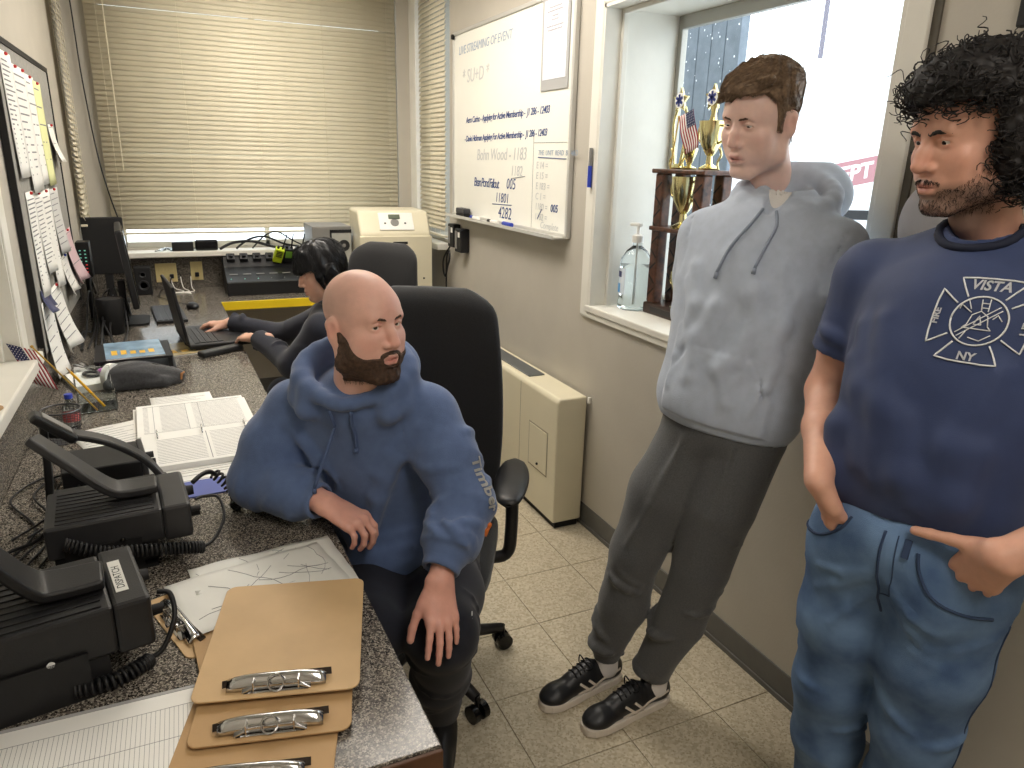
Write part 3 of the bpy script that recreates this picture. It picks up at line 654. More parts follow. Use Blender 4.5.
# --- clipboards
M_hard = mat('brown_hardboard', (198,166,122), .55, noise=.07, nscale=10, bump=.05)
M_hard2 = mat('brown_hardboard_worn', (180,146,102), .6, noise=.1, nscale=8, bump=.05)
def rrect(w, h, r, n=5):
    P = []
    for cx, cy, a0 in ((w/2-r, h/2-r, 0), (-w/2+r, h/2-r, 1), (-w/2+r, -h/2+r, 2), (w/2-r, -h/2+r, 3)):
        P += [(cx+r*math.cos(PI/2*(a0+k/n)), cy+r*math.sin(PI/2*(a0+k/n))) for k in range(n+1)]
    return P
def clipboard(label, c, rz, zz, m=M_hard, w=.228, h=.315, clip=True, tilt=(0,0)):
    r = thing('clipboard', label, 'clipboard', (c[0], c[1], zz), rz, rot=(tilt[0], tilt[1], rz)); MB().prism(rrect(w, h, .018), 0, .003).build('board', m, r, bevel=.0006, seg=1)
    if clip:
        y = -h/2+.012
        cb = MB(); 
        cb.grid(lambda u, v: ((u-.5)*.155, y+.002+v*.028, .004+.018*math.sin(v*PI*.95)*(1-.5*abs(2*u-1)**4)+.002), 15, 7); k = cb.build('clip', M_chrome, r, smooth='full', solid=.0012)
        MB().prism([(-.05,y-.004), (.05,y-.004), (.055,y+.012), (-.055,y+.012)], .003, .0045).build('clip_base', M_chrome, k)
        for s in (-1, 1): MB().cbox((s*.035, y+.006, .012), (.002,.016,.02)).cbox((s*.045, y+.004, .008), (.018,.014,.0015), (0,s*.4,0)).build('clip_wing', M_chrome, k)
        MB().tube([(-.034,y+.008,.014), (.034,y+.008,.014)], .0028, 8).build('spring', M_chrome, k)
        MB().tube([(.012*math.cos(a), y-.002+.010*math.sin(a)*.6, .020+.012*math.sin(a)) for a in [2*PI*q/16 for q in range(16)]], .0016, 6, closed=True).build('hang_loop', M_chrome, k)
        strip(MB(), [Vector((-.085,y+.014,.011)), Vector((-.04,y+.020,.0155)), Vector((.04,y+.020,.0155)), Vector((.085,y+.026,.011))], .006, .0009, (0,1,.3)).build('jaw_lip', mat('dark_steel', (70,62,56), .3, .9), k)
    return r
a0 = math.atan2(1.341-1.048, .023+.058)-PI/2
clipboard('lowest clipboard of the stack, lying nearest the counter end', (.055, 1.01), a0-.02, z+.0005, M_hard2, .235, .315)
clipboard('middle clipboard of the stack with scuffed worn board', (.09, 1.09), a0+.03, z+.012, M_hard2, .24, .315, tilt=(.02,0))
clipboard('topmost clean tan clipboard of the stack', (.112, 1.163), a0+.01, z+.026, M_hard, .262, .315, tilt=(.02,0))
clipboard('clipboard turned askew under the topmost one', (.075, 1.21), a0+.35, z+.0065, M_hard2, .235, .26, clip=False)
mapc = clipboard('clipboard under the folded map sheets, its clip beside the labelled radio', (.07, 1.35), -1.24, z, M_hard, .228, .34)
# map sheets
M_map = mat('map_paper', (222,222,216), .6, noise=.03, nscale=18)
def mapsheet(label, c, rz, zz, w, h):
    r = thing('map_sheet', label, 'map', (c[0], c[1], zz), rz); rng = random.Random(label)
    MB().grid(lambda u, v: ((u-.5)*w, (v-.5)*h, .0015+.003*math.sin(u*7+v*3)**2+.002*math.sin(v*9)**2), 16, 16).build('sheet', M_map, r, smooth='full', solid=.0005)
    m = MB()
    for k in range(16):
        p = Vector((rng.uniform(-w/2, w/2)*.9, rng.uniform(-h/2, h/2)*.9, .0)); a = rng.uniform(0, 6.28); P = []
        for q in range(9):
            if abs(p.x) < w*.47 and abs(p.y) < h*.47:
                u = p.x/w+.5; v = p.y/h+.5; P.append((p.x, p.y, .0024+.003*math.sin(u*7+v*3)**2+.002*math.sin(v*9)**2))
            a += rng.uniform(-.4, .4); p = p+Vector((math.cos(a), math.sin(a), 0))*.022
        if len(P) > 1: m.tube(P, .0005, 4)
    m.build('map_lines', M_inkg, r); return r
mapsheet('creased map sheet lying on the clipboard beside the radio', (.085, 1.365), .20, z+.0105, .32, .20)
mapsheet('lower map sheet showing its corner from under the creased one', (.115, 1.40), .12, z+.0065, .30, .21)
# ledger under the clipboard stack
lg = thing('ledger_sheet', 'large white ruled ledger sheet by the counter end', 'paper', (-.20, 1.01, z), -.015)
MB().box(-.24, .17, -.165, .105, 0, .0012).build('sheet', M_paper, lg)
m = MB()
for k in range(58): m.box(-.235+k*.0066, -.2345+k*.0066, -.16, .07, .0012, .0014)
for y in (.07, .0, -.07): m.box(-.235, .15, y-.0004, y+.0004, .0012, .0014)
m.build('print_line', M_inkg, lg)
MB().box(-.245, .18, .106, .112, 0, .0018).build('edge_film', mat('grey_acrylic', (172,172,172), .3), lg)

# --- mesh cup, acrylic holder, flag, pencil, bottle
M_mesh = mat('grey_wire_mesh', (92,92,96), .35, .8)
mc = thing('pencil_cup', 'round grey wire mesh pencil cup by the wall ledge', 'cup', (-.365, 2.42, z)); m = MB(); H = .10
n = 26
for k in range(n):
    a = 2*PI*k/n
    m.tube([(.042*math.cos(a), .042*math.sin(a), 0), (.052*math.cos(a), .052*math.sin(a), H)], .0007, 4, cap=False)
for j in range(1, 13):
    rr = .042+.010*j/13; m.tube([(rr*math.cos(2*PI*k/28), rr*math.sin(2*PI*k/28), H*j/13) for k in range(28)], .0007, 4, closed=True)
m.build('mesh_wall', M_mesh, mc); MB().tube([(.053*math.cos(2*PI*k/32), .053*math.sin(2*PI*k/32), H) for k in range(32)], .0028, 6, closed=True).build('rim', M_mesh, mc, smooth='full'); MB().lathe([(.042,0), (.042,.002)], 28).build('base', M_mesh, mc)
ac = thing('acrylic_holder', 'clear acrylic desk organiser holding a pencil and flag', 'organiser', (-.30, 2.72, z), .15)
m = MB(); m.box(-.058, .058, -.058, .058, 0, .004).box(-.058, -.055, -.058, .058, .004, .125).box(.055, .058, -.058, .058, .004, .07).box(-.055, .055, .055, .058, .004, .13).box(-.055, .055, -.058, -.055, .004, .07); m.build('tray', M_clear, ac, bevel=.001, seg=1)
bt = thing('small_bottle', 'small clear bottle with blue cap and red label by the mesh cup', 'bottle', (-.355, 2.535, z)); MB().lathe([(.02,0), (.024,.004), (.024,.07), (.012,.09), (.010,.098)], 20).build('bottle_body', M_clear, bt, smooth=True); MB().lathe([(.0245,.025), (.0245,.05)], 20, cap=False).build('label_band', mat('red_print', (196,90,90), .5), bt); MB().lathe([(.012,.098), (.012,.112)], 14).build('cap', mat('blue_plastic', (44,66,176), .4), bt)
pc = thing('pencil', 'yellow pencil leaning in the clear organiser', 'pencil', (-.276, 2.69, z+.012), 0, rot=(-.12, -.55, .3)); MB().cyl((0,0,0), (0,0,.155), .0042, n=6).build('barrel', mat('pencil_yellow', (240,180,28), .4), pc); MB().cyl((0,0,.155), (0,0,.175), .0042, .0008, 6).build('tip', M_hard, pc)
M_fw, M_fr, M_fb = mat('flag_white', (232,226,220), .7), mat('flag_red', (150,40,48), .7), mat('flag_blue', (40,46,84), .7)
def flag(label, o, X, Y, w, h, sag=.02, stick=None):
    """small cloth flag: X along the stripes, Y up the hoist"""
    r = thing('small_flag', label, 'flag', o); X = Vector(X).normalized(); Y = Vector(Y).normalized(); Nn = X.cross(Y).normalized()
    P = lambda u, v, d=0: X*(u*w)+Y*(v*h)+Nn*(sag*math.sin(u*5+v*1.5)*u+d)
    for k in range(13):
        MB().grid(lambda u, v: P(u, (k+v)/13), 8, 2).build('stripe', M_fr if k % 2 == 0 else M_fw, r, solid=.0006, smooth='full')
    MB().grid(lambda u, v: P(u*.4, 6/13+v*7/13, .0008), 6, 6).grid(lambda u, v: P(u*.4, 6/13+v*7/13, -.0008), 6, 6).build('canton', M_fb, r)
    m = MB()
    for i in range(6):
        for j in range(5):
            for d in (.0012, -.0012): m.ball(P((i+.5)/6*.4, 6/13+(j+.5)/5*7/13, d), h*.018, 6, 4)
    m.build('star', M_fw, r)
    a, b_ = stick; m = MB(); m.cyl(a, b_, .0028, n=8); m.ball(b_, .005, 8, 6); m.build('staff', mat('gold_staff', (196,160,80), .35, .6), r); return r
flag('small american flag on a staff leaning beside the mesh cup', (-.435, 2.60, z+.245), (.35,-.05,-.92), (-.75,.0,.30), .14, .075, .012, ((.14,.06,-.235), (-.004,0,.012)))
flag('american flag lying on the left window ledge', (-.60, 2.42, LZ0+.03), (.6,-.75,.05), (-.75,-.6,.18), .18, .10, .008, ((-.16,-.05,-.02), (.01,.01,.0)))
o = MB().prism(rrect(.13, .05, .02), 0, .006).build('wooden_block', M_hard2, None, bevel=.002); o.location = (-.475, 2.06, LZ0); o.rotation_euler = (0,0,1.3); tag(o, 'tan wooden piece on the left window ledge', 'block')
# --- beanie
fb = Field((-.16,-.10,-.01), (.17,.10,.12), .0035)
fb.ell((-.04,0,.045), (.105,.072,.05), k=.02); fb.ell((.05,-.005,.03), (.09,.045,.034), k=.03); fb.cap((-.12,-.05,.022), (.06,-.055,.020), .022, .018, k=.012); fb.cap((.06,-.055,.02), (.115,-.02,.022), .018, .02, k=.015)
fb.cap((-.10,-.027,.05), (.05,-.033,.040), .006, .005, k=.014, op='sub'); fb.cap((-.06,.04,.085), (.05,.0,.065), .006, .004, k=.02, op='sub')
X, Y, Z = fb.full(); fb.D += .0016*np.sin(X*40+3*np.sin(Y*30+Z*40))*np.sin(Y*60+Z*30); fb.D = np.maximum(fb.D, .001-Z)
V, F = fb.mesh(); V = relax(V, F, 1)
be = thing('beanie', 'dark grey knit beanie with tan patch lying on the counter', 'hat', (-.155, 2.95, z), .05)
meshobj('knit_body', V, F, mat('charcoal_knit', (58,58,60), .9, noise=.2, nscale=120, bump=.5, bscale=350, sheen=.3), be)
MB().cbox((.128,-.03,.03), (.004,.03,.026), (0,.1,-.5)).build('patch', mat('tan_leather', (176,124,76), .6), be, bevel=.001)
# --- tape roll, scissors, magazines, trays
tp = thing('tape_roll', 'roll of white tape standing beside the beanie', 'tape', (-.262, 2.94, z+.048), 0, rot=(PI/2, 0, .9)); MB().lathe([(.03,-.012), (.047,-.012), (.047,.012), (.03,.012), (.03,-.012)], 28, cap=False).build('tape', M_paper, tp, smooth=True); MB().lathe([(.026,-.0125), (.0298,-.0125), (.0298,.0125), (.026,.0125), (.026,-.0125)], 24, cap=False).build('core', M_hard, tp, smooth=True)
tr = thing('document_tray', 'black stacked document tray behind the beanie', 'tray', (-.20, 3.22, z), .06)
MB().box(-.13, .15, -.1, .18, 0, .012).build('lower_tray', M_black, tr, bevel=.003); MB().box(-.14, .14, -.09, .19, .05, .06).build('upper_tray', M_black, tr, bevel=.003)
for x in (-.13, .13):
    for y in (-.08, .17): MB().box(x-.008, x+.008, y-.008, y+.008, .012, .05).build('post', M_black, tr)
for i, (x, y, w, h, rz, c, lab) in enumerate(((-.20,3.27,.21,.28,.1,(150,180,205),'blue covered magazine on the document tray'), (-.06,3.45,.30,.22,.25,(206,186,140),'glossy tan magazine with yellow figures behind the tray'), (-.36,3.15,.10,.26,.1,(230,228,224),'white booklet between tray and wall'))):
    zz = z+.0605 if i == 0 else z+.0005
    r = thing('magazine', lab, 'magazine', (x, y, zz), rz); MB().box(-w/2, w/2, -h/2, h/2, 0, .005).build('pages', M_paper, r); MB().box(-w/2-.001, w/2+.001, -h/2-.001, h/2+.001, .005, .0058).build('cover', mat('cover_%d' % i, c, .25, rgb2=tuple(int(v*.75) for v in c), nscale=12), r)
    rng = random.Random(i)
    for q in range(5): MB().box(-w*.4+q*w*.16, -w*.4+q*w*.16+w*.1, -h*.3, -h*.3+h*rng.uniform(.1,.3), .0059, .0063).build('cover_print', mat('cover_yellow', (222,176,60), .4) if i < 2 else M_inkg, r)
sc = thing('scissors', 'scissors with black and purple handles lying on the tray papers', 'scissors', (-.315, 3.06, z+.004), 0, rot=(0,0,.5))
for s, c in ((-1, M_black), (1, mat('purple_plastic', (150,70,140), .4))):
    MB().tube([(s*.028+.024*math.cos(2*PI*k/20), .036*math.sin(2*PI*k/20), .03) for k in range(20)], .006, 8, closed=True).build('handle', c, sc, smooth='full')
    MB().cbox((s*-.006, .11, .03), (.012,.15,.003), (0,0,s*.08)).build('blade', M_chrome, sc)
o = MB().box(-.08, .08, -.10, .10, 0, .026).build('paper_stack', M_paper, None); o.location = (-.33, 3.03, z); o.rotation_euler = (0,0,.3); tag(o, 'short stack of white papers under the scissors', 'paper')
# --- laptop, phone-like battery, keyboard, mouse
lp = thing('laptop', 'black laptop with tall thin open screen at the teenager', 'laptop', (.13, 3.62, z), 0)
lp.location = (.115, 3.60, z); lp.rotation_euler = (0,0,.11)
b = MB().box(-.125, .145, -.20, .20, .012, .034).build('base', M_black, lp, bevel=.006)
kk = None
for i in range(5):
    for j in range(14):
        y = -.165+j*.0238; x = -.09+i*.025
        if kk is None: kk = MB().box(-.0105, .0105, -.0105, .0105, 0, .003).build('key', M_radio2, b); kk.location = (x, y, .034)
        else: inst(kk, b, (x, y, .034))
MB().box(.055, .12, -.05, .06, .0338, .0345).build('touchpad', M_radio2, b)
for s in (-1, 1): MB().box(-.1, .1, s*.17-.02, s*.17+.02, 0, .012).build('foot', M_blackm, b)
MB().cbox((-.148, 0, .165), (.014,.395,.26), (0,-.15,0)).build('screen', M_black, lp, bevel=.005); MB().cyl((-.128,-.15,.03), (-.128,.15,.03), .01).build('hinge', M_black, lp)
o = MB().cbox((0,0,.014), (.20,.05,.026), None).build('battery_pack', M_radio2, None, bevel=.008, seg=3); o.location = (.135, 3.335, z); o.rotation_euler = (0,0,.55); tag(o, 'flat dark grey battery pack in front of the laptop', 'battery')
kb = thing('keyboard', 'black desktop keyboard beside the monitor', 'keyboard', (-.07, 4.26, z), .08)
MB().box(-.075, .075, -.22, .22, 0, .016).build('base', M_black, kb, bevel=.004)
for i in range(5):
    for j in range(16): inst(kk, kb, (-.055+i*.026, -.195+j*.0262, .016))
ms = thing('mouse', 'black mouse with cord beside the keyboard', 'mouse', (.055, 4.42, z), .2); MB().ball((0,0,.012), (.032,.055,.024)).build('shell', M_black, ms, smooth='full'); MB().tube(bez([(0,.05,.012), (-.02,.15,.005), (-.06,.3,.004), (-.1,.45,.004)], 6), .0022, 5).build('cord', M_wire, ms)
# --- monitors
mo = thing('monitor', 'thin black monitor seen edge-on above the keyboard', 'monitor', (-.225, 4.14, z), 0)
MB().cbox((-.01, .0, .30), (.03, .52, .38), (0,-.10,.06)).build('panel', M_black, mo, bevel=.008); MB().cbox((.008, .0, .30), (.004, .49, .34), (0,-.10,.06)).build('screen', M_blackg, mo)
MB().box(-.06, -.03, -.03, .03, 0, .22).build('stand', M_blackm, mo); MB().prism(rrect(.13,.24,.04), 0, .012).build('foot', M_blackm, mo)
m2 = thing('monitor', 'black monitor in the corner showing its back to the wall side', 'monitor', (-.41, 4.72, z), .05)
m2.location = (-.365, 4.74, z)
MB().cbox((-.0, 0, .325), (.21,.03,.32), (0,0,0)).build('panel', M_blackm, m2, bevel=.006); MB().box(-.02, .02, -.01, .05, 0, .25).build('stand', M_blackm, m2); MB().prism(rrect(.18,.18,.03), 0, .012).build('foot', M_blackm, m2)
dk = thing('cable_hub', 'dark hub box with indicator lamps hanging on wires near the notice board', 'hub', (-.43, 4.30, z)); MB().box(-.03, .03, -.05, .05, .22, .40).build('case', M_black, dk, bevel=.004)
M_led = mat('green_led', (120,190,170), .4, emit=.6); M_ledr = mat('red_led', (220,60,60), .4, emit=.6)
for i in range(7):
    for j in range(2): MB().cbox((-.012+.022*j, -.0505, .25+i*.018), (.008,.003,.005)).build('indicator_lamp', M_ledr if i < 3 and j else M_led, dk)
MB().box(-.012, .012, -.0, .05, 0, .22).build('stand', M_blackm, dk)
bn = thing('speaker', 'black tapered desk speaker between monitor and notice board', 'speaker', (-.315, 3.90, z)); MB().lathe([(.050,0), (.053,.005), (.060,.165), (.056,.172), (.05,.168)], 28).build('shell', M_blackm, bn, smooth=True)
MB().lathe([(.049,.1685), (.001,.1695)], 24).build('grille', M_radio2, bn)
sp = thing('speaker', 'small black box speaker against the backsplash beside the outlets', 'speaker', (-.20, 4.98, z)); MB().box(-.045, .045, -.05, .05, 0, .17).build('cabinet', M_blackm, sp, bevel=.005)
for zz, rr in ((.06,.032), (.125,.018)): MB().lathe([(rr,0), (rr*.9,-.004), (rr*.3,.004), (.001,.002)], 20, (0,-.05,zz), 'y').build('cone', M_radio2, sp, smooth=True)
for k in range(9):
    rng = random.Random(k*3+1); x0 = -.44+.02*k; y0 = 3.55+.1*rng.random()
    cord('black cable tangled behind the monitors', [(x0+.02*rng.random(),y0,z+.006), (x0+.05*rng.uniform(-1,1),y0+.2,z+.03+.06*rng.random()), (x0+.02,y0+.4,z+.01+.16*rng.random()), (x0+.06*rng.uniform(-.3,1),y0+.6,z+.02+.22*rng.random()), (x0,y0+.9,z+.02+.1*rng.random())], .0045, group='tangled cables behind the monitors')
MB().box(-.47, -.25, 4.98, 5.12, z, z+.01)
for i, (x, zz) in enumerate(((-.07,.875), (.11,.88))):
    r = thing('wall_outlet', ['ivory double outlet plate with plugs on the backsplash', 'ivory outlet plate with white lead on the backsplash'][i], 'outlet', (x, 5.125, zz)); w = .062 if i == 0 else .036
    MB().box(-w, w, -.006, -.0005, -.06, .06).build('cover_plate', mat('ivory_plastic', (226,208,150), .4), r, bevel=.002)
    for xx in ((-.03,.03) if i == 0 else (0,)):
        for z2 in (-.022, .022): MB().box(xx-.014, xx+.014, -.008, -.006, z2-.014, z2+.014).build('socket', mat('ivory_plastic', (226,208,150), .4), r, bevel=.004)
    MB().box(-.012+.03*(i==0), .012+.03*(i==0), -.035, -.008, -.034, -.008).build('plug', M_black if i == 0 else M_blackm, r, bevel=.003)
for k in range(3): tag(MB().tube(bez([(-.05+.06*k,5.09,z+.08), (-.03+.05*k,5.03,z+.02), (.02+.03*k,4.97,z+.005), (-.08+.05*k,4.93,z+.006), (.06,4.92-.02*k,z+.004)], 6), .003, 5).build('cord', M_white, None, smooth='full'), 'white lead lying below the outlets', 'cord', 'white leads below the outlets')
cord('black cord falling from the outlet plug beside the speaker', [(-.045,5.09,z+.08), (-.06,5.04,z+.03), (-.11,5.0,z+.01), (-.12,4.85,z+.006)], .004)
cord('thin dark cable drooping down the corner wall behind the monitor', [(-.40,5.13,2.6), (-.395,5.12,2.3), (-.39,5.12,2.0), (-.365,5.11,1.6), (-.33,5.10,1.36), (-.30,5.09,1.22)], .004)
# --- charger bank with radios
ch = thing('charger_bank', 'black multi-slot radio charger on the back counter', 'charger', (.515, 4.90, z))
m = MB(); m.add([(-.25,-.16,0),(.25,-.16,0),(.25,.16,0),(-.25,.16,0),(-.25,-.16,.085),(.25,-.16,.085),(.25,.05,.15),(-.25,.05,.15),(.25,.16,.25),(-.25,.16,.25)], [(3,2,1,0),(0,1,5,4),(4,5,6,7),(7,6,8,9),(9,8,2,3),(0,4,7,9,3),(1,2,8,6,5)]); m.build('housing', M_black, ch, bevel=.006, fixn=True)
for k in range(6):
    x = -.20+k*.08; q = MB().cbox((x, .09, .205), (.05,.05,.03), (.72,0,0)).build('charging_slot', M_radio2, ch, bevel=.003); MB().cbox((x, .075, .215), (.022,.02,.03), (.72,0,0)).build('contact', M_blackm, q)
    MB().cbox((x, -.06, .119), (.05,.012,.002), (.30,0,0)).build('label_strip', M_grey, ch)
    MB().cbox((x-.06+.04, -.12, .099), (.006,.006,.002), (.30,0,0)).build('lamp', M_led if k < 3 else M_grey, ch)
M_lime = mat('lime_radio', (196,214,40), .45)
for i, (x, lab) in enumerate(((.60,'lime yellow handheld radio tilted in the charger'), (.665,'green trimmed handheld radio in the charger beside the lime one'), (.735,'dark handheld radio in the last charger slot'))):
    r = thing('handheld_radio', lab, 'radio', (x, 4.955, z+.195), 0, rot=(.55, .25 if i == 0 else .1, 0)); MB().box(-.028, .028, -.02, .02, -.02, .085).build('body', M_lime if i == 0 else M_black, r, bevel=.005); 
    if i: MB().box(-.02, .02, -.023, -.02, .02, .07).build('front_trim', mat('green_trim', (120,170,60), .4) if i == 1 else M_radio2, r)
    else:
        for q in range(4): MB().box(-.018, .018, -.0225, -.02, .03+q*.012, .036+q*.012).build('speaker_slot', M_black, r)
    MB().cyl((.014,0,.085), (.014,0,.20), .006, .004, 8).build('antenna', M_blackm, r); MB().cyl((-.014,0,.085), (-.014,0,.10), .008, n=10).build('knob', M_blackm, r)
# --- things on the back sill
for i, (x0, x1, lab) in enumerate(((-.02,.11,'black pager charger on the back sill beside the monitor'), (.08,.22,'glossy black handset lying on the back sill'))):
    o = MB().box(x0, x1-.005, 5.04, 5.10, 1.018, 1.075+.01*i).build('charger_block' if i == 0 else 'handset', M_black if i == 0 else M_blackg, None, bevel=.012 if i else .005, seg=3); 
    if i: o.location.x = .035
    tag(o, lab, 'charger' if i == 0 else 'handset')
o = MB().grid(lambda u, v: (-.12+.14*u, 5.035+.07*v, 1.019+.022*abs(math.sin(u*9+v*4))*math.sin(PI*u)), 14, 8).build('plastic_bag', M_clear, None, solid=.0008, smooth='full'); tag(o, 'crumpled clear plastic bag on the back sill', 'bag')
for k in range(3): tag(MB().tube(bez([(.26+.1*k,5.06,1.024), (.34+.1*k,5.07,1.06+.02*k), (.46+.08*k,5.05,1.07+.03*k), (.60+.06*k,5.06,1.03+.02*k), (.70+.05*k,5.07,1.03)], 6), .009-.002*k, 7).build('cable_bundle', M_wire, None, smooth='full'), 'thick black cable arching along the back sill', 'cable', 'cables on the back sill')
# --- PC tower and printer
pt = thing('computer_tower', 'grey computer tower with round fan vent on the back counter', 'computer', (.905, 4.82, z), 0)
MB().box(-.115, .13, -.12, .2, 0, .42).build('case', M_grey, pt, bevel=.004)
b = MB().box(.0, .125, -.124, -.12, .06, .40).build('rear_panel', mat('light_steel', (186,186,180), .4, .3), pt); MB().box(-.006, .13, -.126, -.122, .38, .40).box(-.006, .004, -.126, -.122, .06, .4).build('panel_gap', M_blackm, pt)
MB().lathe([(.036,0), (.036,-.003), (.03,-.003), (.029,-.001)], 24, (.08,-.124,.30), 'y').build('fan_ring', M_radio2, b); MB().lathe([(.012,-.002), (.001,-.004)], 16, (.08,-.124,.30), 'y').build('fan_hub', M_grey, b)
for k in range(4): MB().box(.02, .045, -.126, -.124, .10+k*.04, .125+k*.04).build('port', M_blackm, b)
pn = thing('laser_printer', 'large beige laser printer with angled control panel beside the pillar', 'printer', (1.262, 4.60, z), -.08)
m = MB(); m.add([(-.22,-.2,0),(.22,-.2,0),(.22,.25,0),(-.22,.25,0),(-.22,-.2,.40),(.22,-.2,.40),(.22,-.10,.53),(-.22,-.10,.53),(.22,.25,.53),(-.22,.25,.53)], [(3,2,1,0),(0,1,5,4),(4,5,6,7),(7,6,8,9),(9,8,2,3),(0,4,7,9,3),(1,2,8,6,5)]); m.build('housing', M_beige, pn, bevel=.018, seg=4, fixn=True, smooth=True)
MB().box(-.225, .225, -.208, -.195, .05, .385).build('front_cover', M_beige, pn, bevel=.01, seg=3)
q = MB().cbox((.01,-.153,.468), (.215,.008,.125), (-.655,0,0)).build('control_panel', M_white, pn, bevel=.012, seg=3)
MB().cbox((-.0,-.141,.496), (.07,.008,.028), (-.655,0,0)).build('display', mat('lcd_green', (96,104,88), .3), q)
MB().lathe([(.026,0), (.026,.006), (.016,.008)], 20, (0,0,0)).build('dial', M_grey, q).matrix_local = Matrix.Translation((.0,-.160,.460)) @ Euler((PI/2-.655,0,0)).to_matrix().to_4x4()
for x in (-.06, .065): MB().cbox((x,-.164,.457), (.012,.008,.01), (-.655,0,0)).build('button', M_blackm, q)
MB().box(-.02, .07, -.211, -.206, .335, .35).build('handle_recess', M_blackm, pn); MB().cyl((.17,-.209,.12), (.17,-.212,.12), .006).build('lock', M_blackm, pn)
for xx in (-.2, .2):
    for yy in (-.17, .21): MB().cyl((xx,yy,-.0), (xx,yy,.01), .015).build('foot', M_blackm, pn)

# --- notice board with papers on the left wall
NB0, NB1, NZ0, NZ1 = 2.94, 4.15, .915, 1.95
nb = thing('notice_board', 'grey fabric notice board crowded with pinned papers on the left wall', 'notice board')
MB().box(XL+.002, XL+.022, NB0, NB1, NZ0, NZ1).build('panel', mat('grey_board_fabric', (150,148,142), .9, noise=.1, nscale=80, bump=.2), nb)
MB().box(XL+.002, XL+.024, NB0-.012, NB0, NZ0-.02, NZ1+.02).box(XL+.002, XL+.026, NB1, NB1+.02, NZ0-.02, NZ1+.02).box(XL+.002, XL+.026, NB0, NB1, NZ1, NZ1+.02).build('frame', M_blackm, nb)
PX = XL+.0225
def pinned(lab, y0, y1, z0, z1, m=None, lift=.012, rules=8, pins=(.5,), pm=None):
    y1 += .05 if y1-y0 < .2 else .02; lift *= 1.3
    r = thing('pinned_paper', lab, 'paper'); w = y1-y0; h_ = z1-z0
    f = lambda u, v: (PX+.001+lift*(1-v)**2*(.4+.6*math.sin(u*3+h_*9)**2)+.002*v, y0+u*w, z0+v*h_)
    MB().grid(f, 8, 10).build('sheet', m or M_paper, r, smooth='full', solid=.0005)
    mm = MB(); rng = random.Random(lab)
    for k in range(rules):
        v = .92-.84*k/rules; u1 = rng.uniform(.5, .92); 
        a, b_, c, d = f(.08, v), f(u1, v), f(u1, v+.012), f(.08, v+.012); mm.add([(p[0]+.0012, p[1], p[2]) for p in (a, b_, c, d)], [(0,1,2,3)])
    if rules: mm.build('print_line', M_inkg, r, solid=.0002)
    for u in pins:
        p = f(u, .985); MB().ball((p[0]+.004, p[1], p[2]), .006, 8, 6).build('push_pin', pm or mat('red_pin', (190,40,40), .3), r)
    return r
M_ylw = mat('pale_yellow_paper', (226,228,170), .7); M_pink = mat('pink_paper', (226,196,200), .7); M_grp = mat('grey_paper', (206,206,204), .7)
pinned('long dense printed sheet at the top of the notice board nearest its frame', 3.0, 3.16, 1.52, 1.925, rules=22)
pinned('wide sheet with drawings at the top of the notice board', 3.20, 3.44, 1.46, 1.90, rules=14, pins=(.2,.8))
pinned('sheet with scattered stamps beside the yellow one on the board', 3.46, 3.62, 1.48, 1.89, rules=9)
pinned('pale yellow sheet at the top of the notice board', 3.64, 3.80, 1.47, 1.88, M_ylw, rules=5)
pinned('small white tag with red mark by the yellow sheet', 3.90, 4.02, 1.56, 1.72, rules=2, lift=.03)
pinned('narrow list hanging in the middle row next to the board frame', 3.05, 3.19, 1.10, 1.47, rules=20)
pinned('second narrow list in the middle row of the board', 3.22, 3.37, 1.16, 1.46, rules=16, lift=.02)
pinned('third narrow list in the middle row of the board', 3.40, 3.58, 1.08, 1.46, rules=16, lift=.02)
pinned('grey printed sheet in the middle row of the board', 3.62, 3.86, 1.18, 1.455, M_grp, rules=10, lift=.02)
pinned('pink slip pinned low on the board', 3.86, 4.06, 1.02, 1.26, M_pink, rules=3, lift=.05)
pinned('small slips with coloured pins in the lower row of the board', 3.66, 3.82, 1.0, 1.17, rules=5, lift=.03, pm=mat('blue_plastic', (44,66,176), .4))
pinned('white form hanging from the bottom of the board nearest its frame', 2.99, 3.18, .80, 1.09, rules=6, lift=.03)
pinned('curled form hanging below the board behind the lower one', 3.24, 3.50, .84, 1.10, rules=7, lift=.05)
cdd = pinned('small dark blue card with white print on the board', 3.02, 3.14, 1.05, 1.13, mat('navy_card', (62,66,98), .5), rules=0, lift=.035, pins=())
o = MB().box(-.43, -.40, 5.02, 5.12, 0, .01)
# ================================================================ people: helpers
def nrm(v): v = np.array(v, float); return v/np.linalg.norm(v)
def basis(fwd, up=(0,0,1)):
    """columns: person's right, forward, up"""
    f = nrm(fwd); u = np.array(up, float); u = nrm(u-f*(u@f)); r = np.cross(f, u); return np.stack([r, f, u], 1)
def fsample(F, P):
    g = (np.asarray(P, float)-F.lo)/F.h; g = np.clip(g, 0, np.array(F.D.shape)-1.001); i = g.astype(int); t = g-i; D = F.D; out = 0
    for a in (0,1):
        for b in (0,1):
            for c in (0,1):
                w = (t[...,0] if a else 1-t[...,0])*(t[...,1] if b else 1-t[...,1])*(t[...,2] if c else 1-t[...,2]); out = out+w*D[i[...,0]+a, i[...,1]+b, i[...,2]+c]
    return out
def fgrad(F, P):
    P = np.asarray(P, float); e = F.h; g = np.stack([fsample(F, P+np.eye(3)[k]*e)-fsample(F, P-np.eye(3)[k]*e) for k in range(3)], -1)
    return g/np.maximum(np.linalg.norm(g, axis=-1, keepdims=True), 1e-9)
def fproj(F, P, off=0., it=4):
    P = np.array(P, float)
    for _ in range(it): P = P-fgrad(F, P)*(fsample(F, P)-off)[...,None]
    return P
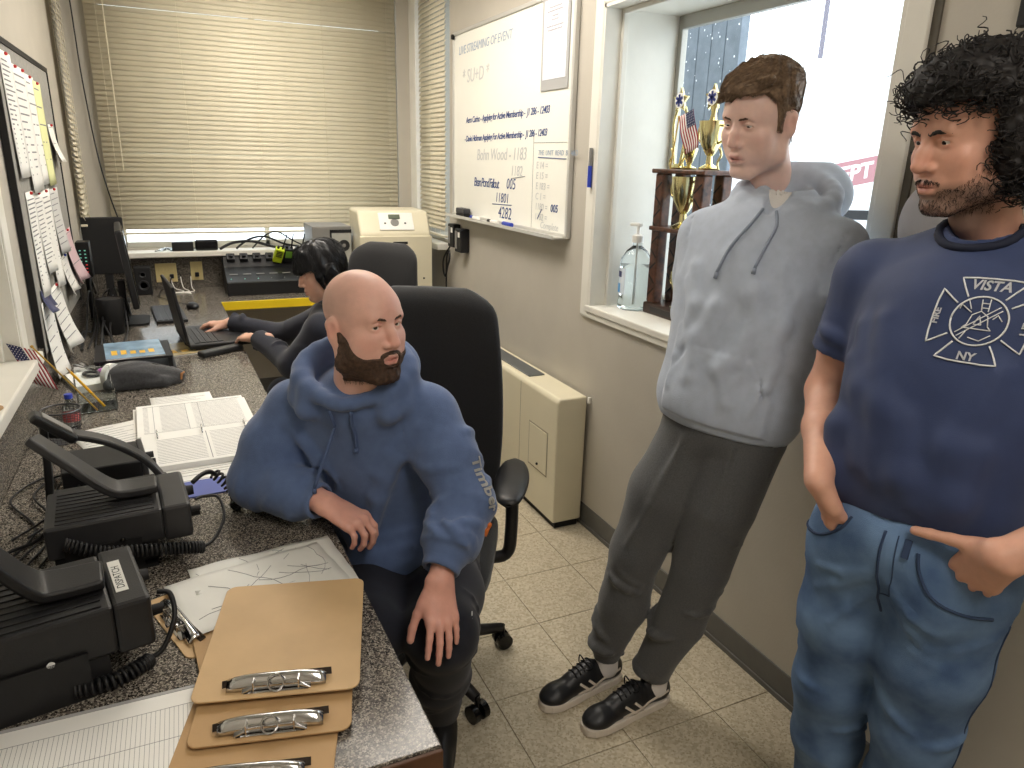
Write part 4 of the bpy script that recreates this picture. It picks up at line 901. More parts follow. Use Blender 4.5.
def fcast(F, P, d, off=0., n=220, step=.0025):
    """march from P along d until inside the surface"""
    P = np.array(P, float).reshape(-1, 3); d = nrm(d); hit = np.zeros(len(P), bool)
    for _ in range(n):
        s = fsample(F, P)-off; mv = np.where(hit, 0, np.clip(s, .0004, step*3)); hit |= s < .0006; mv[hit] = 0; P = P+d*mv[:,None]
        if hit.all(): break
    return P
def ridge(F, pts, r, k=.016, op='add', sink=.4):
    P = fproj(F, np.array(pts, float), off=-r*sink); n = len(P)
    for i in range(n-1):
        a = math.sin(PI*max(.12, i/(n-1)))**.6; b = math.sin(PI*max(.12, 1-(i+1)/(n-1)))**.6
        F.cap(P[i], P[i+1], r*max(a,.3), r*max(b,.3), k, op)
def wrinkles(F, a, b, ra, rb, n, seed, amp=.008, span=1.5, k=.011, tl=(0,1)):
    amp *= 1.25; n = int(n*1.3)
    rg = np.random.RandomState(seed); a = np.array(a, float); b = np.array(b, float); T = nrm(b-a); U = nrm(np.cross(T, [.3,.2,.93])); W = np.cross(T, U); L = np.linalg.norm(b-a)
    for i in range(n):
        t = tl[0]+(tl[1]-tl[0])*(i+rg.uniform(.2,.8))/n; p0 = rg.uniform(0, 6.28); sp = span*rg.uniform(.6,1.2); sl = rg.uniform(-.04,.04); P = []
        for q in np.linspace(-.5, .5, 6):
            ph = p0+q*sp; tt = t+sl*q/L*2; r = (ra+(rb-ra)*tt)-amp*.15; P.append(a+(b-a)*tt+(U*math.cos(ph)+W*math.sin(ph))*r)
        am = amp*rg.uniform(.7,1.2)
        for j in range(5): F.cap(P[j], P[j+1], am*(.35+.65*math.sin(PI*max(j,.3)/5)), am*(.35+.65*math.sin(PI*min(j+1,4.7)/5)), k)
M_cloth = {}
def hand(F, M, th=1, curl=(.25,.3,.35,.4), c2=1., spread=.06, s=1., thumb=(.75,.62,-.25), tb=.15, k=.006):
    """M: columns x,y,z + origin; y towards the fingers, z back of the hand, thumb on +x*th"""
    R = np.array(M[0]); o = np.array(M[1], float); W = lambda p: o+R@(np.array(p, float)*s)
    kn = [(.030,.088,.0), (.010,.095,.003), (-.011,.090,.001), (-.030,.080,-.004)]; Ls = [.074,.083,.077,.060]; rd = [.0092,.0094,.009,.0078]
    wr = [(.018,0,0), (.006,0,.001), (-.006,0,.001), (-.018,0,0)]
    for i in range(4):
        a = np.array(wr[i])*[th,1,1]; b = np.array(kn[i])*[th,1,1]; F.cap(W(a), W(b*.97+[0,0,-.004]), .0155*s, .0118*s, .014*s)
        F.cap(W(b+[0,-.004,-.001]), W(b+[0,.004,-.002]), .0105*s, k=.006*s)
    F.ell(W((th*.012,.05,-.012)), np.array((.034,.042,.014))*s, R, .014*s); F.cap(W((th*.02,.02,-.008)), W((th*.036,.045,-.014)), .015*s, .014*s, .012*s)
    for i in range(4):
        p = np.array(kn[i])*[th,1,1]; ang = 0.; sx = th*(1.5-i)*spread
        for j, (fr, bm) in enumerate(((.46,1.), (.30,1.25*c2), (.24,.8*c2))):
            ang += curl[i]*bm; d = np.array((math.sin(sx)*math.cos(ang), math.cos(sx)*math.cos(ang), -math.sin(ang))); q = p+d*Ls[i]*fr; r0 = rd[i]*(1-.1*j); F.cap(W(p), W(q), r0*s, r0*.92*s, k*s*.5 if j else k*s); p = q
    p = np.array((th*.030,.030,-.010)); d = np.array((thumb[0]*th, thumb[1], thumb[2])); d = d/np.linalg.norm(d)
    for j, (L, r0) in enumerate(((.042,.0125), (.033,.0105), (.026,.0098))):
        q = p+d*L; F.cap(W(p), W(q), r0*s, r0*.9*s, (.010 if j == 0 else .004)*s); p = q; d = d+np.array((-th*tb, tb, -.05)); d = d/np.linalg.norm(d)
def head_field(h=.0024, jaw=1., fat=0., nose=1., brow=1., eye=.0045, lipz=0.):
    F = Field((-.115,-.15,-.235), (.115,.145,.165), h)
    F.ell((0,-.010,.046), (.0765,.101,.086), k=0); F.ell((0,.026,-.012), (.064,.067,.092), k=.035); F.ell((0,.045,-.045), (.052+fat,.048,.062), k=.03)
    for s in (-1, 1):
        F.chain([(s*(.060+fat),-.012,-.035), (s*(.055+fat),.004,-.075*jaw), (s*.022,.070,-.108*jaw)], [.016,.017,.015], k=.025)
        F.ell((s*.044,.062,-.020), (.024,.020,.020), k=.022); F.ell((s*(.042+fat*.5),.048,-.055), (.022+fat,.026,.03), k=.025)
    F.ell((0,.078,-.104*jaw), (.022,.018,.016), k=.018); F.ell((0,.078,-.066), (.032,.018,.024), k=.02); F.ell((0,.05,.045), (.055,.040,.04), k=.03)
    F.cap((-.036,.083,.030), (.036,.083,.030), .010*brow, k=.018)
    for s in (-1, 1): F.ell((s*.031,.100,.012), (.019,.017,.014), k=.012, op='sub')
    F.cap((0,.088,.022), (0,.104,-.006), .0085*nose, .0095*nose, k=.010); F.cap((0,.104,-.006), (0,.1125*1.,-.026), .0095*nose, .0115*nose, k=.008)
    for s in (-1, 1):
        F.ell((s*.0145*nose,.1005,-.031), (.0085,.010,.0078), k=.007); F.ell((s*.0075,.104,-.041), (.0045,.0055,.004), k=.003, op='sub')
    zl = -.062+lipz
    F.chain([(-.024,.086,zl-.003), (-.010,.0965,zl+.003), (0,.098,zl+.001), (.010,.0965,zl+.003), (.024,.086,zl-.003)], [.003,.0062,.0060,.0062,.003], k=.006)
    F.chain([(-.021,.086,zl-.009), (-.008,.0955,zl-.0125), (.008,.0955,zl-.0125), (.021,.086,zl-.009)], [.003,.0072,.0072,.003], k=.006)
    F.chain([(-.025,.090,zl-.005), (0,.1035,zl-.0045), (.025,.090,zl-.005)], [.0018,.0022,.0018], k=.003, op='sub')
    F.ell((0,.098,zl-.024), (.016,.006,.005), k=.008, op='sub')
    for s in (-1, 1):
        F.ell((s*.031,.0765,.012), (.0165,.0150,.0140), k=.006)
        F.cap((s*.0205,.0925,.0112), (s*.0425,.0865,.0118), eye, eye*.8, k=.0015, op='sub')
        F.chain([(s*.0195,.0895,.0155), (s*.031,.0925,.0195), (s*.044,.085,.0155)], [.0022,.0026,.0022], k=.003)
        A = basis((s*.45,-.3,0)); 
        F.ell((s*.079,-.012,-.004), (.016,.0075,.031), basis((s*.88,.42,.05)) , k=.008); F.ell((s*.080,-.015,.012), (.017,.008,.018), basis((s*.88,.42,.05)), k=.006)
        F.ell((s*.0875,-.008,.0), (.0095,.006,.017), basis((s*.88,.42,.05)), k=.004, op='sub')
    F.cap((0,-.025,-.06), (0,-.05,-.22), .053, .058, k=.03); F.ell((0,.02,-.145), (.02,.012,.02), k=.03)
    return F
def skin_cols(V, base, red=.5, lips=(188,112,104), stub=None, zl=-.062):
    """colour by anatomy in head space: lips, warm nose / cheeks / ears, stubble"""
    b = np.array(s2l(base)); C = np.tile(b, (len(V), 1)); x, y, z = V[:,0], V[:,1], V[:,2]
    g = lambda cx, cy, cz, r: np.exp(-(((np.abs(x)-cx)**2+(y-cy)**2+(z-cz)**2)/r**2))
    w = red*(.55*g(0,.112,-.022,.022)+.45*g(.045,.07,-.025,.03)+.6*g(.083,-.01,0,.022)+.2*g(0,.08,.06,.05))
    C = C*(1-w[:,None]*np.array((.0,.28,.30)))
    lm = np.clip(1.6-np.abs(z-zl+.004)/.008, 0, 1)*np.clip(1.5-np.abs(x)/.018, 0, 1)*(y > .085)
    C = C*(1-lm[:,None]*.75)+np.array(s2l(lips))*lm[:,None]*.75
    if stub is not None:
        m = stub(x, y, z)[:,None]; C = C*(1-m)+np.array(s2l((96,84,76)))*m
    return C
M_skin = mat('skin', (214,168,146), .48, attr='Col', noise=.07, nscale=60, bump=.06, bscale=260, subsurf=.12)
M_eyew = mat('eye_white', (226,220,214), .2); M_iris = mat('brown_iris', (60,44,34), .15)
def eyes(parent, Mw, gaze=(0,1,0), iris=None):
    for s in (-1, 1):
        m = MB(); m.M = Mw @ Matrix.Translation((s*.031,.0765,.012)); n = 14; d = Vector(gaze).normalized()
        m.M = m.M @ Vector((0,0,1)).rotation_difference(d).to_matrix().to_4x4(); R = .0127; rings = [0,.16,.42,.8,1.3,1.9,2.5,3.12]
        prof = [(max(R*math.sin(a),.0001), R*math.cos(a)) for a in rings][::-1]; m.lathe(prof, n); k = len(prof)
        m.mi = [0]*len(m.f)
        for i in range(len(m.f)-2):
            if i//n >= k-3: m.mi[i] = 1
        m.mi[-1] = 1; m.build('eye', [M_eyew, iris or M_iris], parent, smooth='full')
def strands(F, seeds, flow, length, steps, r, mat_, name, parent, Mw, lift=0., wob=0., seed=1, sides=3, jit=.25):
    """hair strands that creep along a surface field, following a flow direction"""
    rg = np.random.RandomState(seed); P = np.array(seeds, float); n = len(P); path = [P]; ln = length*rg.uniform(.6,1.25,n)/steps; J = rg.normal(0, jit, (n,3)); ph = rg.uniform(0,6.28,n)
    for k in range(steps):
        g = fgrad(F, P); d = flow(P)+J; d = d-g*(d*g).sum(1)[:,None]; d /= np.maximum(np.linalg.norm(d, axis=1, keepdims=True), 1e-6)
        q = P+d*ln[:,None]; s = fsample(F, q); q = q-g*np.clip(s-lift*(k+1)/steps, -.004, .004)[:,None]
        if wob: sd = np.cross(d, g); q = q+sd*(wob*np.sin(ph+k*1.3))[:,None]
        P = q; path.append(P)
    A = np.stack(path, 1); ok = (np.abs(fsample(F, A)) < .008).all(1) & (np.linalg.norm(A[:,-1]-A[:,0], axis=1) < length*1.6); A = A[ok]; n = len(A); K = steps+1; V = []; Fc = []
    T = np.gradient(A, axis=1); T /= np.maximum(np.linalg.norm(T, axis=2, keepdims=True), 1e-9); U = np.cross(T, np.array([.31,.52,.79])); U /= np.maximum(np.linalg.norm(U, axis=2, keepdims=True), 1e-9); W = np.cross(T, U)
    tp = np.linspace(1, .35, K)[None,:,None]; rr = r*rg.uniform(.7,1.3,(n,1,1))*tp
    ring = np.stack([A+(U*math.cos(a)+W*math.sin(a))*rr for a in np.arange(sides)*2*PI/sides], 2)  # n,K,sides,3
    V = ring.reshape(-1, 3); idx = np.arange(n*K*sides).reshape(n, K, sides); q = []
    for s in range(sides): s2 = (s+1) % sides; q.append(np.stack([idx[:,:-1,s], idx[:,:-1,s2], idx[:,1:,s2], idx[:,1:,s]], -1).reshape(-1,4))
    return V, np.concatenate(q)
def xf(V, M): A = np.array(M); return V@A[:3,:3].T+A[:3,3]
def m44(B, o, s=1.):
    M = Matrix.Identity(4)
    for i in range(3):
        for j in range(3): M[i][j] = float(B[i,j])*s
        M[i][3] = float(o[i])
    return M
def soften(F, amp, seed=0, sc=1.):
    """broad gentle unevenness of cloth"""
    rg = np.random.RandomState(seed); X, Y, Z = F.full(); t = 0
    for _ in range(5):
        d = rg.normal(0, 1, 3); d = d/np.linalg.norm(d)*rg.uniform(18, 42)*sc; t = t+np.sin(X*d[0]+Y*d[1]+Z*d[2]+rg.uniform(0, 6.28))
    F.D += (amp*.4*t).astype(np.float32)
def person(label, loc): return thing('person', label, 'person', loc)
def add(name, VF, m, root, col=None, rel=1):
    V = np.asarray(VF[0])-np.array(root.location)[None]; V = V if rel else VF[0]
    return meshobj(name, V, VF[1], m, root, col)
def decal(F, polys, o, B, d, r, m, name, parent, off=.0022):
    """lines printed on cloth: 2-D polylines (in the plane of B's right/up) cast onto the surface"""
    mb = MB(); o = np.array(o, float)
    for pl in polys:
        P = []
        for (a, b), (c, e) in zip(pl[:-1], pl[1:]):
            n = max(1, int(math.hypot(c-a, e-b)/.004)); P += [(a+(c-a)*k/n, b+(e-b)*k/n) for k in range(n)]
        P.append(pl[-1]); Q = np.array([o+B[:,0]*p[0]+B[:,2]*p[1] for p in P]); Q = fcast(F, Q-np.array(d)*.20, d); Q = Q-nrm(d)*off
        if len(Q) > 1: mb.tube([tuple(q) for q in Q-np.array((parent.parent or parent).location)], r, 5)
    return mb.build(name, m, parent, smooth='full')
def decal_text(F, s, size, o, B, d, ang, m, name, parent, off=.0035, align='CENTER', bold=0.):
    ob = text(name, s, size, m, parent, Matrix(), .0002, align, bold=bold); me = ob.data; V = np.empty(len(me.vertices)*3, np.float32); me.vertices.foreach_get('co', V); V = V.reshape(-1,3)
    c, sn = math.cos(ang), math.sin(ang); u = V[:,0]*c-V[:,1]*sn; w = V[:,0]*sn+V[:,1]*c
    Q = np.array(o, float)+u[:,None]*B[:,0]+w[:,None]*B[:,2]; Q = fcast(F, Q-nrm(d)*.20, d)-nrm(d)*off-np.array((parent.parent or parent).location)
    me.vertices.foreach_set('co', Q.astype(np.float32).ravel()); me.update(); return ob
def fcut(F, p, n, rad):
    """cut the surface flat at p, normal n, within a radius"""
    p = np.array(p, float); n = nrm(n); sl = F.win(p-rad, p+rad); X, Y, Z = F.pts(sl)
    d = (X-p[0])*n[0]+(Y-p[1])*n[1]+(Z-p[2])*n[2]; q = np.sqrt((X-p[0])**2+(Y-p[1])**2+(Z-p[2])**2)
    F.D[sl] = np.where(q < rad, np.maximum(F.D[sl], d), F.D[sl])
def cuff(F, e, w, q, L=.055, R=1.6):
    """ribbed cuff at the end of a sleeve / trouser leg that runs e -> w"""
    e = np.array(e, float); w = np.array(w, float); d = nrm(w-e); fcut(F, w-d*(L-.004), d, q*R); F.cap(w-d*(L+.02), w-d*(L+.004), q+.008, q+.010, k=.012); F.cap(w-d*(L+.02), w-d*.0, q, q*.95, k=.001); fcut(F, w-d*.004, d, q*1.5); F.cap(w-d*.03, w+d*.05, q-.013, k=.001, op='sub')
def hood(F, c, B, lat=.12, fr=.085, bk=.085, zf=-.05, zb=.06, roll=.022, k=.008, pouch=(.13,.065,.09)):
    r, f, up = B[:,0], B[:,1], B[:,2]; n = 20; R = []
    for i in range(n):
        a = 2*PI*i/n; ca, sa = math.cos(a), math.sin(a); y = sa*(fr if sa > 0 else bk); t = (sa+1)/2
        R.append(c+r*ca*lat*(1-.45*max(0, sa)**3)+f*y+up*(zb+(zf-zb)*t**1.15))
    for i in range(n):
        sa = math.sin(2*PI*i/n); F.cap(R[i], R[(i+1)%n], roll*(1-.3*max(0, sa)), roll*(1-.3*max(0, sa)), k=k)
    # cloth wall from the roll down to the shoulders
    for i in range(n):
        sa = math.sin(2*PI*i/n)
        if sa < .8: F.cap(R[i]-up*.005, c+(R[i]-c)*np.array(1.06)-up*(.05+max(0,-sa)*.03), roll*.9, roll*1.25, k=.02)
    F.ell(c-f*(bk+.035)+up*(zb*.3), pouch, B, k=.025)
    return R
# ================================================================ bald man in the blue hoodie
SK_A = (226,180,164)
M_hoodA = mat('slate_blue_fleece', (86,106,146), .85, noise=.07, nscale=45, bump=.25, bscale=500, sheen=.25)
M_navy = mat('navy_trousers', (22,24,36), .85, noise=.1, nscale=60, sheen=.1)
M_cordA = mat('slate_blue_cord', (78,96,134), .8)
def make_A():
    root = person('seated bald bearded man in a slate blue hoodie, elbow on the counter', (.50, 1.70, 0)); L0 = np.array(root.location)
    f = nrm((-.50,-.866,0)); B = basis(f); r = B[:,0]; up = B[:,2]
    P = lambda x, y, z: np.array((x, y, z), float)
    head = P(.352,1.552,1.258); neck = P(.350,1.615,1.085); shR = P(.232,1.745,1.020); shL = P(.515,1.558,1.028)
    elR = P(.123,1.735,.848); wrR = P(.250,1.565,.846); elL = P(.556,1.43,.855); wrL = P(.455,1.325,.735)
    pel = P(.53,1.80,.55); chest = P(.395,1.685,.93); belly = P(.44,1.725,.75)
    hipR = P(.44,1.83,.52); hipL = P(.60,1.73,.52); knR = P(.300,1.43,.55); knL = P(.470,1.350,.565); anR = P(.25,1.45,.11); anL = P(.555,1.62,.11)
    # --- hoodie
    F = Field((-.02,1.18,.55), (.74,1.95,1.24), .0055)
    F.ell(chest, (.185,.125,.20), B, k=.0); F.ell(belly, (.185,.145,.19), B, k=.06); F.ell(P(.455,1.69,.64), (.185,.15,.10), B, k=.05)
    F.cap(shR+(.02,-.02,.0), shL+(-.02,.02,0), .066, k=.06); F.cap(neck-up*.015, shR, .06, .06, k=.03); F.cap(neck-up*.015, shL, .06, .06, k=.03); F.cap(neck-(0,0,.02), chest, .085, .12, k=.06)
    F.chain([shR, (shR+elR)/2+(-.01,.0,0), elR], [.068,.070,.064], k=.035); F.chain([elR, (elR+wrR)/2, wrR], [.064,.057,.046], k=.03)
    F.chain([shL, (shL+elL)/2, elL], [.068,.070,.066], k=.035); F.chain([elL, (elL*.45+wrL*.55), wrL+(0,0,.035)], [.066,.062,.05], k=.03)
    hood(F, neck+up*.018, B, .122, .096, .07, -.014, .085, .023)
    F.ell(neck+up*.130+f*.010, (.072,.066,.090), B, k=.006, op='sub')
    # folds
    wrinkles(F, shR, elR, .075, .066, 5, 1, .0085, 1.6, tl=(.35,1)); wrinkles(F, elR, wrR, .064, .05, 6, 2, .008, 1.6, tl=(0,.75))
    wrinkles(F, shL, elL, .076, .067, 7, 3, .0085, 1.7, tl=(.3,1.05)); wrinkles(F, elL, wrL+(0,0,.04), .066, .053, 7, 4, .009, 1.8, tl=(-.05,.8))
    rg = np.random.RandomState(5)
    for s, (a0, b0) in ((1,(.16,.10)), (-1,(.16,.12))):
        for k in range(5):
            o = chest+f*.13; ridge(F, [o+r*s*(a0-.02*k)+up*(b0-.05*k-.02), o+r*s*(a0-.07-.02*k)+up*(b0-.10-.06*k), o+r*s*(a0-.11-.01*k)+up*(b0-.15-.075*k)], .006, .022)
    for k in range(4): o = belly+f*.15; ridge(F, [o+r*(.14-.02*k)+up*(-.02-.045*k), o+r*.03+up*(-.05-.045*k), o-r*(.12-.01*k)+up*(-.015-.04*k)], .006, .02)
    soften(F, .0025, 3)
    # raglan seams and ribbed cuffs
    for s, sh in ((1, shR), (-1, shL)): ridge(F, [neck+f*.07+r*s*.085+up*.0, chest+f*.12+r*s*.115+up*.10, chest+f*.10+r*s*.155-up*.0], .0022, .004, 'sub', 0)
    cuff(F, elR, wrR, .046); cuff(F, elL, wrL+P(0,0,.012), .046, R=2.5)
    T = P(0,0,0); X, Y, Z = F.full(); 
    V, Fc = F.mesh(); V = relax(V, Fc, 1, .4); hd = add('hoodie', (V, Fc), M_hoodA, root); 
    # drawstrings
    for s in (1, -1):
        b = neck+f*.118+r*(s*.030+.004)-up*.022; pts = fproj(F, np.array([b, b-up*.04+f*.02, b-up*.075+f*.03+r*s*.006, b-up*(.115+.012*s)+f*.03+r*s*.008]), .004)
        m = MB(); m.tube(bez([tuple(p-L0) for p in pts], 5), .0042, 6); m.tube([tuple(pts[-1]-L0), tuple(pts[-1]-up*.012-L0)], .0052, 6); m.build('drawstring', M_cordA, hd, smooth='full')
    # sleeve lettering on his left sleeve
    ax = nrm(elL-shL); side = nrm(np.array((.50,-.86,.10))); Bx = np.stack([ax, side, nrm(np.cross(ax, side))], 1); Bx[:,1] = np.cross(Bx[:,2], Bx[:,0])
    M_let = mat('sleeve_print_grey', (206,204,198), .6); M_org = mat('sleeve_print_orange', (206,112,50), .6); o = shL+ax*.10
    BB = np.stack([Bx[:,0], Bx[:,1], -Bx[:,2]], 1)
    decal_text(F, 'Timber', .046, o+ax*.062+Bx[:,2]*.012, BB, -side, 0, M_let, 'sleeve_lettering', hd, bold=.0012)
    c = o+ax*.185
    for p, q in (((-.02,0),(.018,.004)), ((-.012,.014),(.012,.016)), ((-.010,-.014),(.008,-.012)), ((-.006,.022),(.004,.022))): decal(F, [[p, q]], c, BB, -side, .0062, M_org, 'sleeve_emblem', hd, .0)
    # --- trousers
    F2 = Field((.08,1.20,.03), (.78,1.95,.72), .0065)
    F2.ell(pel, (.18,.15,.115), B, k=0); F2.chain([hipL, (hipL+knL)/2, knL], [.105,.098,.078], k=.05); F2.chain([knL, (knL+anL)/2, anL], [.078,.072,.058], k=.03)
    F2.chain([hipR, (hipR+knR)/2, knR], [.112,.108,.088], k=.05); F2.chain([knR, (knR+anR)/2, anR], [.078,.072,.058], k=.03)
    wrinkles(F2, hipL, knL, .105, .08, 6, 7, .008, 1.8); wrinkles(F2, knL, anL, .078, .06, 7, 8, .012, 2.0, .009); soften(F2, .003, 4)
    V, Fc = F2.mesh(); tr_ = add('trousers', (relax(V, Fc, 1), Fc), M_navy, root)
    q = fproj(F2, np.array([knL+P(.075,-.03,.06)]), .001)[0]-L0; n_ = fgrad(F2, q[None]+L0)[0]; m = MB(); m.M = frame(q, np.cross(n_, [0,0,1]), (0,0,1)); m.tube([(.008*math.cos(a), .008*math.sin(a), 0) for a in np.linspace(.5, 5.8, 14)], .0016, 5); m.build('trouser_logo', mat('logo_white', (206,206,206), .6), tr_)
    # --- shoes
    for s, an, d in ((1, anR, nrm((-.2,-.98,0))), (-1, anL, nrm((-.35,-.94,0)))):
        S = Field((an[0]-.26, an[1]-.30, -.0), (an[0]+.26, an[1]+.22, .18), .006); toe = an+d*.17; h0 = P(an[0],an[1],.045)
        S.cap(h0-d*.05, h0+d*.05, .042, .044, k=0); S.cap(h0+d*.05, P(toe[0],toe[1],.04), .044, .036, k=.03); S.cap(h0, P(an[0],an[1],.12), .045, .045, k=.03); S.ell(P(an[0]+d[0]*.06, an[1]+d[1]*.06, .02), (.048,.15,.02), basis(d), k=.01)
        Zs = S.full()[2]; S.D = np.maximum(S.D, .003-Zs); V, Fc = S.mesh(); sh = add('shoe', (V, Fc), mat('black_boot_leather', (24,23,24), .5), root)
    # --- body: head, hands, core
    Hd = head_field(fat=.006, jaw=1.03, nose=1.12, brow=1.15, eye=.0050); V, Fc = Hd.mesh(); V = relax(V, Fc, 1, .35)
    BH = basis((.43,-.90,.02), (-.06,.12,1.)); MH = m44(BH, head+P(.008,0,.004), .925)
    stub = lambda x, y, z: .22*np.clip((z-.02)/.02, 0, 1)*np.clip((.055-y)/.03, 0, 1)*np.clip((.11-z)/.04, 0, 1)*(np.abs(x) > .03)
    C = skin_cols(V, SK_A, .95, stub=stub); parts = [(xf(V, MH), Fc, C)]
    HF = Field((.16,1.36,.66), (.46,1.70,.92), .003)
    yd = nrm((.08,-.075,-.035)); zz = nrm((.15,-.15,.97)); zz = nrm(zz-yd*(zz@yd)); xx = np.cross(yd, zz)
    HF.cap(wrR-yd*.06, wrR+yd*.012, .031, .028, k=.01); hand(HF, (np.stack([xx, yd, zz], 1), wrR+yd*.012), th=-1, curl=(.55,.62,.66,.62), c2=.9, s=1.0, thumb=(.35,.75,-.6))
    V, Fc = HF.mesh(); V = relax(V, Fc, 1, .3); parts.append((V, Fc, np.tile(np.array(s2l(SK_A))*(1,.88,.86), (len(V),1))))
    HF = Field((.32,1.12,.48), (.60,1.48,.84), .003)
    yd = nrm((-.12,-.62,-.78)); zz = nrm((.10,-.80,.62)); zz = nrm(zz-yd*(zz@yd)); xx = np.cross(yd, zz)
    w = wrL+P(0,0,.0); HF.cap(w-nrm(wrL-elL)*.05+P(0,0,.01), w+yd*.01, .026, .028, k=.01); hand(HF, (np.stack([xx, yd, zz], 1), w+yd*.01), th=1, curl=(.10,.14,.18,.20), c2=1., spread=.09, s=.96, thumb=(.5,.8,-.3))
    V, Fc = HF.mesh(); V = relax(V, Fc, 1, .3); parts.append((V, Fc, np.tile(np.array(s2l(SK_A))*(1,.86,.84), (len(V),1))))
    K = Field((.02,1.2,.06), (.72,1.95,1.16), .014); K.ell(chest, (.13,.08,.16), B, k=0); K.ell(belly, (.13,.09,.15), B, k=.05); K.ell(pel, (.13,.1,.08), B, k=.04); K.cap(neck-up*.05, chest, .045, .09, k=.03); K.cap(shR, shL, .05, k=.03)
    for ch, rr in (((shR,elR,elR*.4+wrR*.6),.028), ((shL,elL,elL*.7+wrL*.3),.028), ((hipR,knR,anR),.05), ((hipL,knL,anL),.05)): K.chain(list(ch), [rr+.01,rr,rr-.008], k=.02)
    V, Fc = K.mesh(); parts.append((V, Fc, np.tile(np.array(s2l(SK_A)), (len(V),1))))
    V, Fc, C = join(parts); body = add('body', (V, Fc), M_skin, root, C)
    Ml = Matrix.Translation(-Vector(L0)) @ MH; eyes(body, Ml, (.35,.93,.12), mat('hazel_iris', (70,58,46), .15))
    # --- beard and brows
    M_beard = mat('brown_beard', (84,62,48), .75, rgb2=(52,38,30), nscale=160); G = Field((-.115,-.15,-.235), (.115,.145,.165), .0024); X, Y, Z = G.full(); ax_ = np.abs(X)
    line = np.minimum(-.060+np.clip(.074-Y, 0, .2)*.82, .005); mous = np.maximum(np.sqrt((X/.030)**2+((Z+.057)/.012)**2)-1, (.080-Y)*40)*.012
    reg = np.maximum(np.maximum(np.minimum(Z-line, mous), -(Y-.002)-.25*np.clip(-Z-.05, 0, .1)), -(Z+.128)); reg = np.maximum(reg, np.where(Y > .07, 1.-np.sqrt((X/.024)**2+((Z+.0665)/.0135)**2), -1)*.012)
    G.D = np.maximum(Hd.D-.0022-np.clip(-Z-.045,0,.05)*.06-.0012*np.sin(X*300+Z*90)*np.sin(Z*260+Y*140), reg).astype(np.float32); V, Fc = G.mesh(); bw = relax(V, Fc, 1, .3)
    sel = np.random.RandomState(3).choice(np.where(bw[:,2] < -.062)[0], 1800); sv, sf = strands(Hd, bw[sel], lambda p: np.stack([p[:,0]*3, .5+0*p[:,0], -1.2+0*p[:,0]], 1), .010, 3, .00045, None, '', None, None, lift=.0035, seed=2)
    VV, FF, _ = join([(bw, Fc), (sv, sf)]); add('beard', (xf(VV, MH), FF), M_beard, root)
    for s in (1, -1):
        G = Field((-.06,.05,.0), (.06,.125,.07), .002); G.chain([(s*.013,.098,.0285), (s*.030,.098,.0325), (s*.047,.086,.029)], [.0036,.0036,.0024], k=0); x0 = Hd; Q = np.stack(np.broadcast_arrays(*G.full()), -1); G.D = np.maximum(G.D, np.abs(fsample(Hd, Q)-.0008)-.0014).astype(np.float32); V, Fc = G.mesh(); add('eyebrow', (xf(V, MH), Fc), M_beard, root)
    return root
make_A()
# ================================================================ tall young man leaning on the window wall
def shoe(root, heel, toe, cols, h=.0035):
    """low sneaker: upper, sole, stripes, laces; built heel -> toe"""
    a = np.array(heel, float); b = np.array(toe, float); a[2] = b[2] = 0; d = nrm(b-a); L = np.linalg.norm(b-a); Bs = basis(d); r = Bs[:,0]; up = np.array((0,0,1.)); L0 = np.array(root.location)
    at = lambda t, s, z: a+d*(t*L)+r*s+up*z
    lo = np.minimum(a, b)-.09; hi = np.maximum(a, b)+.09; S = Field((lo[0],lo[1],.0), (hi[0],hi[1],.19), h)
    S.cap(at(.13,0,.055), at(.45,0,.052), .034, .036, k=0); S.cap(at(.45,0,.048), at(.80,0,.036), .036, .034, k=.02); S.ell(at(.84,0,.036), (.040,.050,.024), Bs, k=.02)
    S.cap(at(.14,0,.06), at(.20,0,.10), .036, .036, k=.02); S.cap(at(.42,0,.085), at(.62,0,.062), .026, .026, k=.02); S.ell(at(.20,0,.125), (.030,.045,.030), Bs, k=.006, op='sub')
    Z = S.full()[2]; S.D = np.maximum(S.D, .022-Z); V, F = S.mesh(); V = relax(V, F, 1, .3); u = add('shoe', (V, F), cols[0], root)
    ol = [(-.0,.0), (.02,.024), (.10,.034), (.30,.036), (.48,.037), (.66,.043), (.82,.044), (.93,.036), (.99,.020), (1.0,0)]; pts = ol+[(t,-s) for t, s in ol[::-1][1:-1]]
    m = MB(); m.prism([tuple((at(t,s,0)-L0)[:2]) for t, s in pts], .0, .026); o = m.build('sole', cols[1], u, bevel=.004, fixn=True); o.parent = u
    # stripes on both sides, crossing pairs
    for s in (1, -1):
        for (t0, z0, t1, z1) in ((.36,.026,.50,.070), (.46,.026,.60,.066), (.10,.066,.62,.030)):
            P = [at(t0+(t1-t0)*q, s*.07, z0+(z1-z0)*q) for q in np.linspace(0, 1, 8)]; Q = fcast(S, np.array(P), -r*s)+r*s*.0008
            mm = MB(); strip(mm, [Vector(tuple(q-L0)) for q in Q], .0038, .0010, tuple(up)); mm.build('stripe', cols[1], u, fixn=True)
    for k in range(5):
        t = .42+.05*k; P = [at(t,s,.14) for s in np.linspace(-.022,.022,7)]; Q = fcast(S, np.array(P), -up)+up*.002; MB().tube([tuple(q-L0) for q in Q], .0025, 5).build('lace', cols[2], u, smooth='full')
    c = at(.46,0,.105)-L0
    for s in (1, -1): MB().tube(bez([tuple(c), tuple(c+r*s*.02+up*.016+d*.006), tuple(c+r*s*.035+up*.004), tuple(c+r*s*.02-up*.008+d*.01), tuple(c)], 5), .0022, 5).build('lace', cols[2], u, smooth='full')
    return u
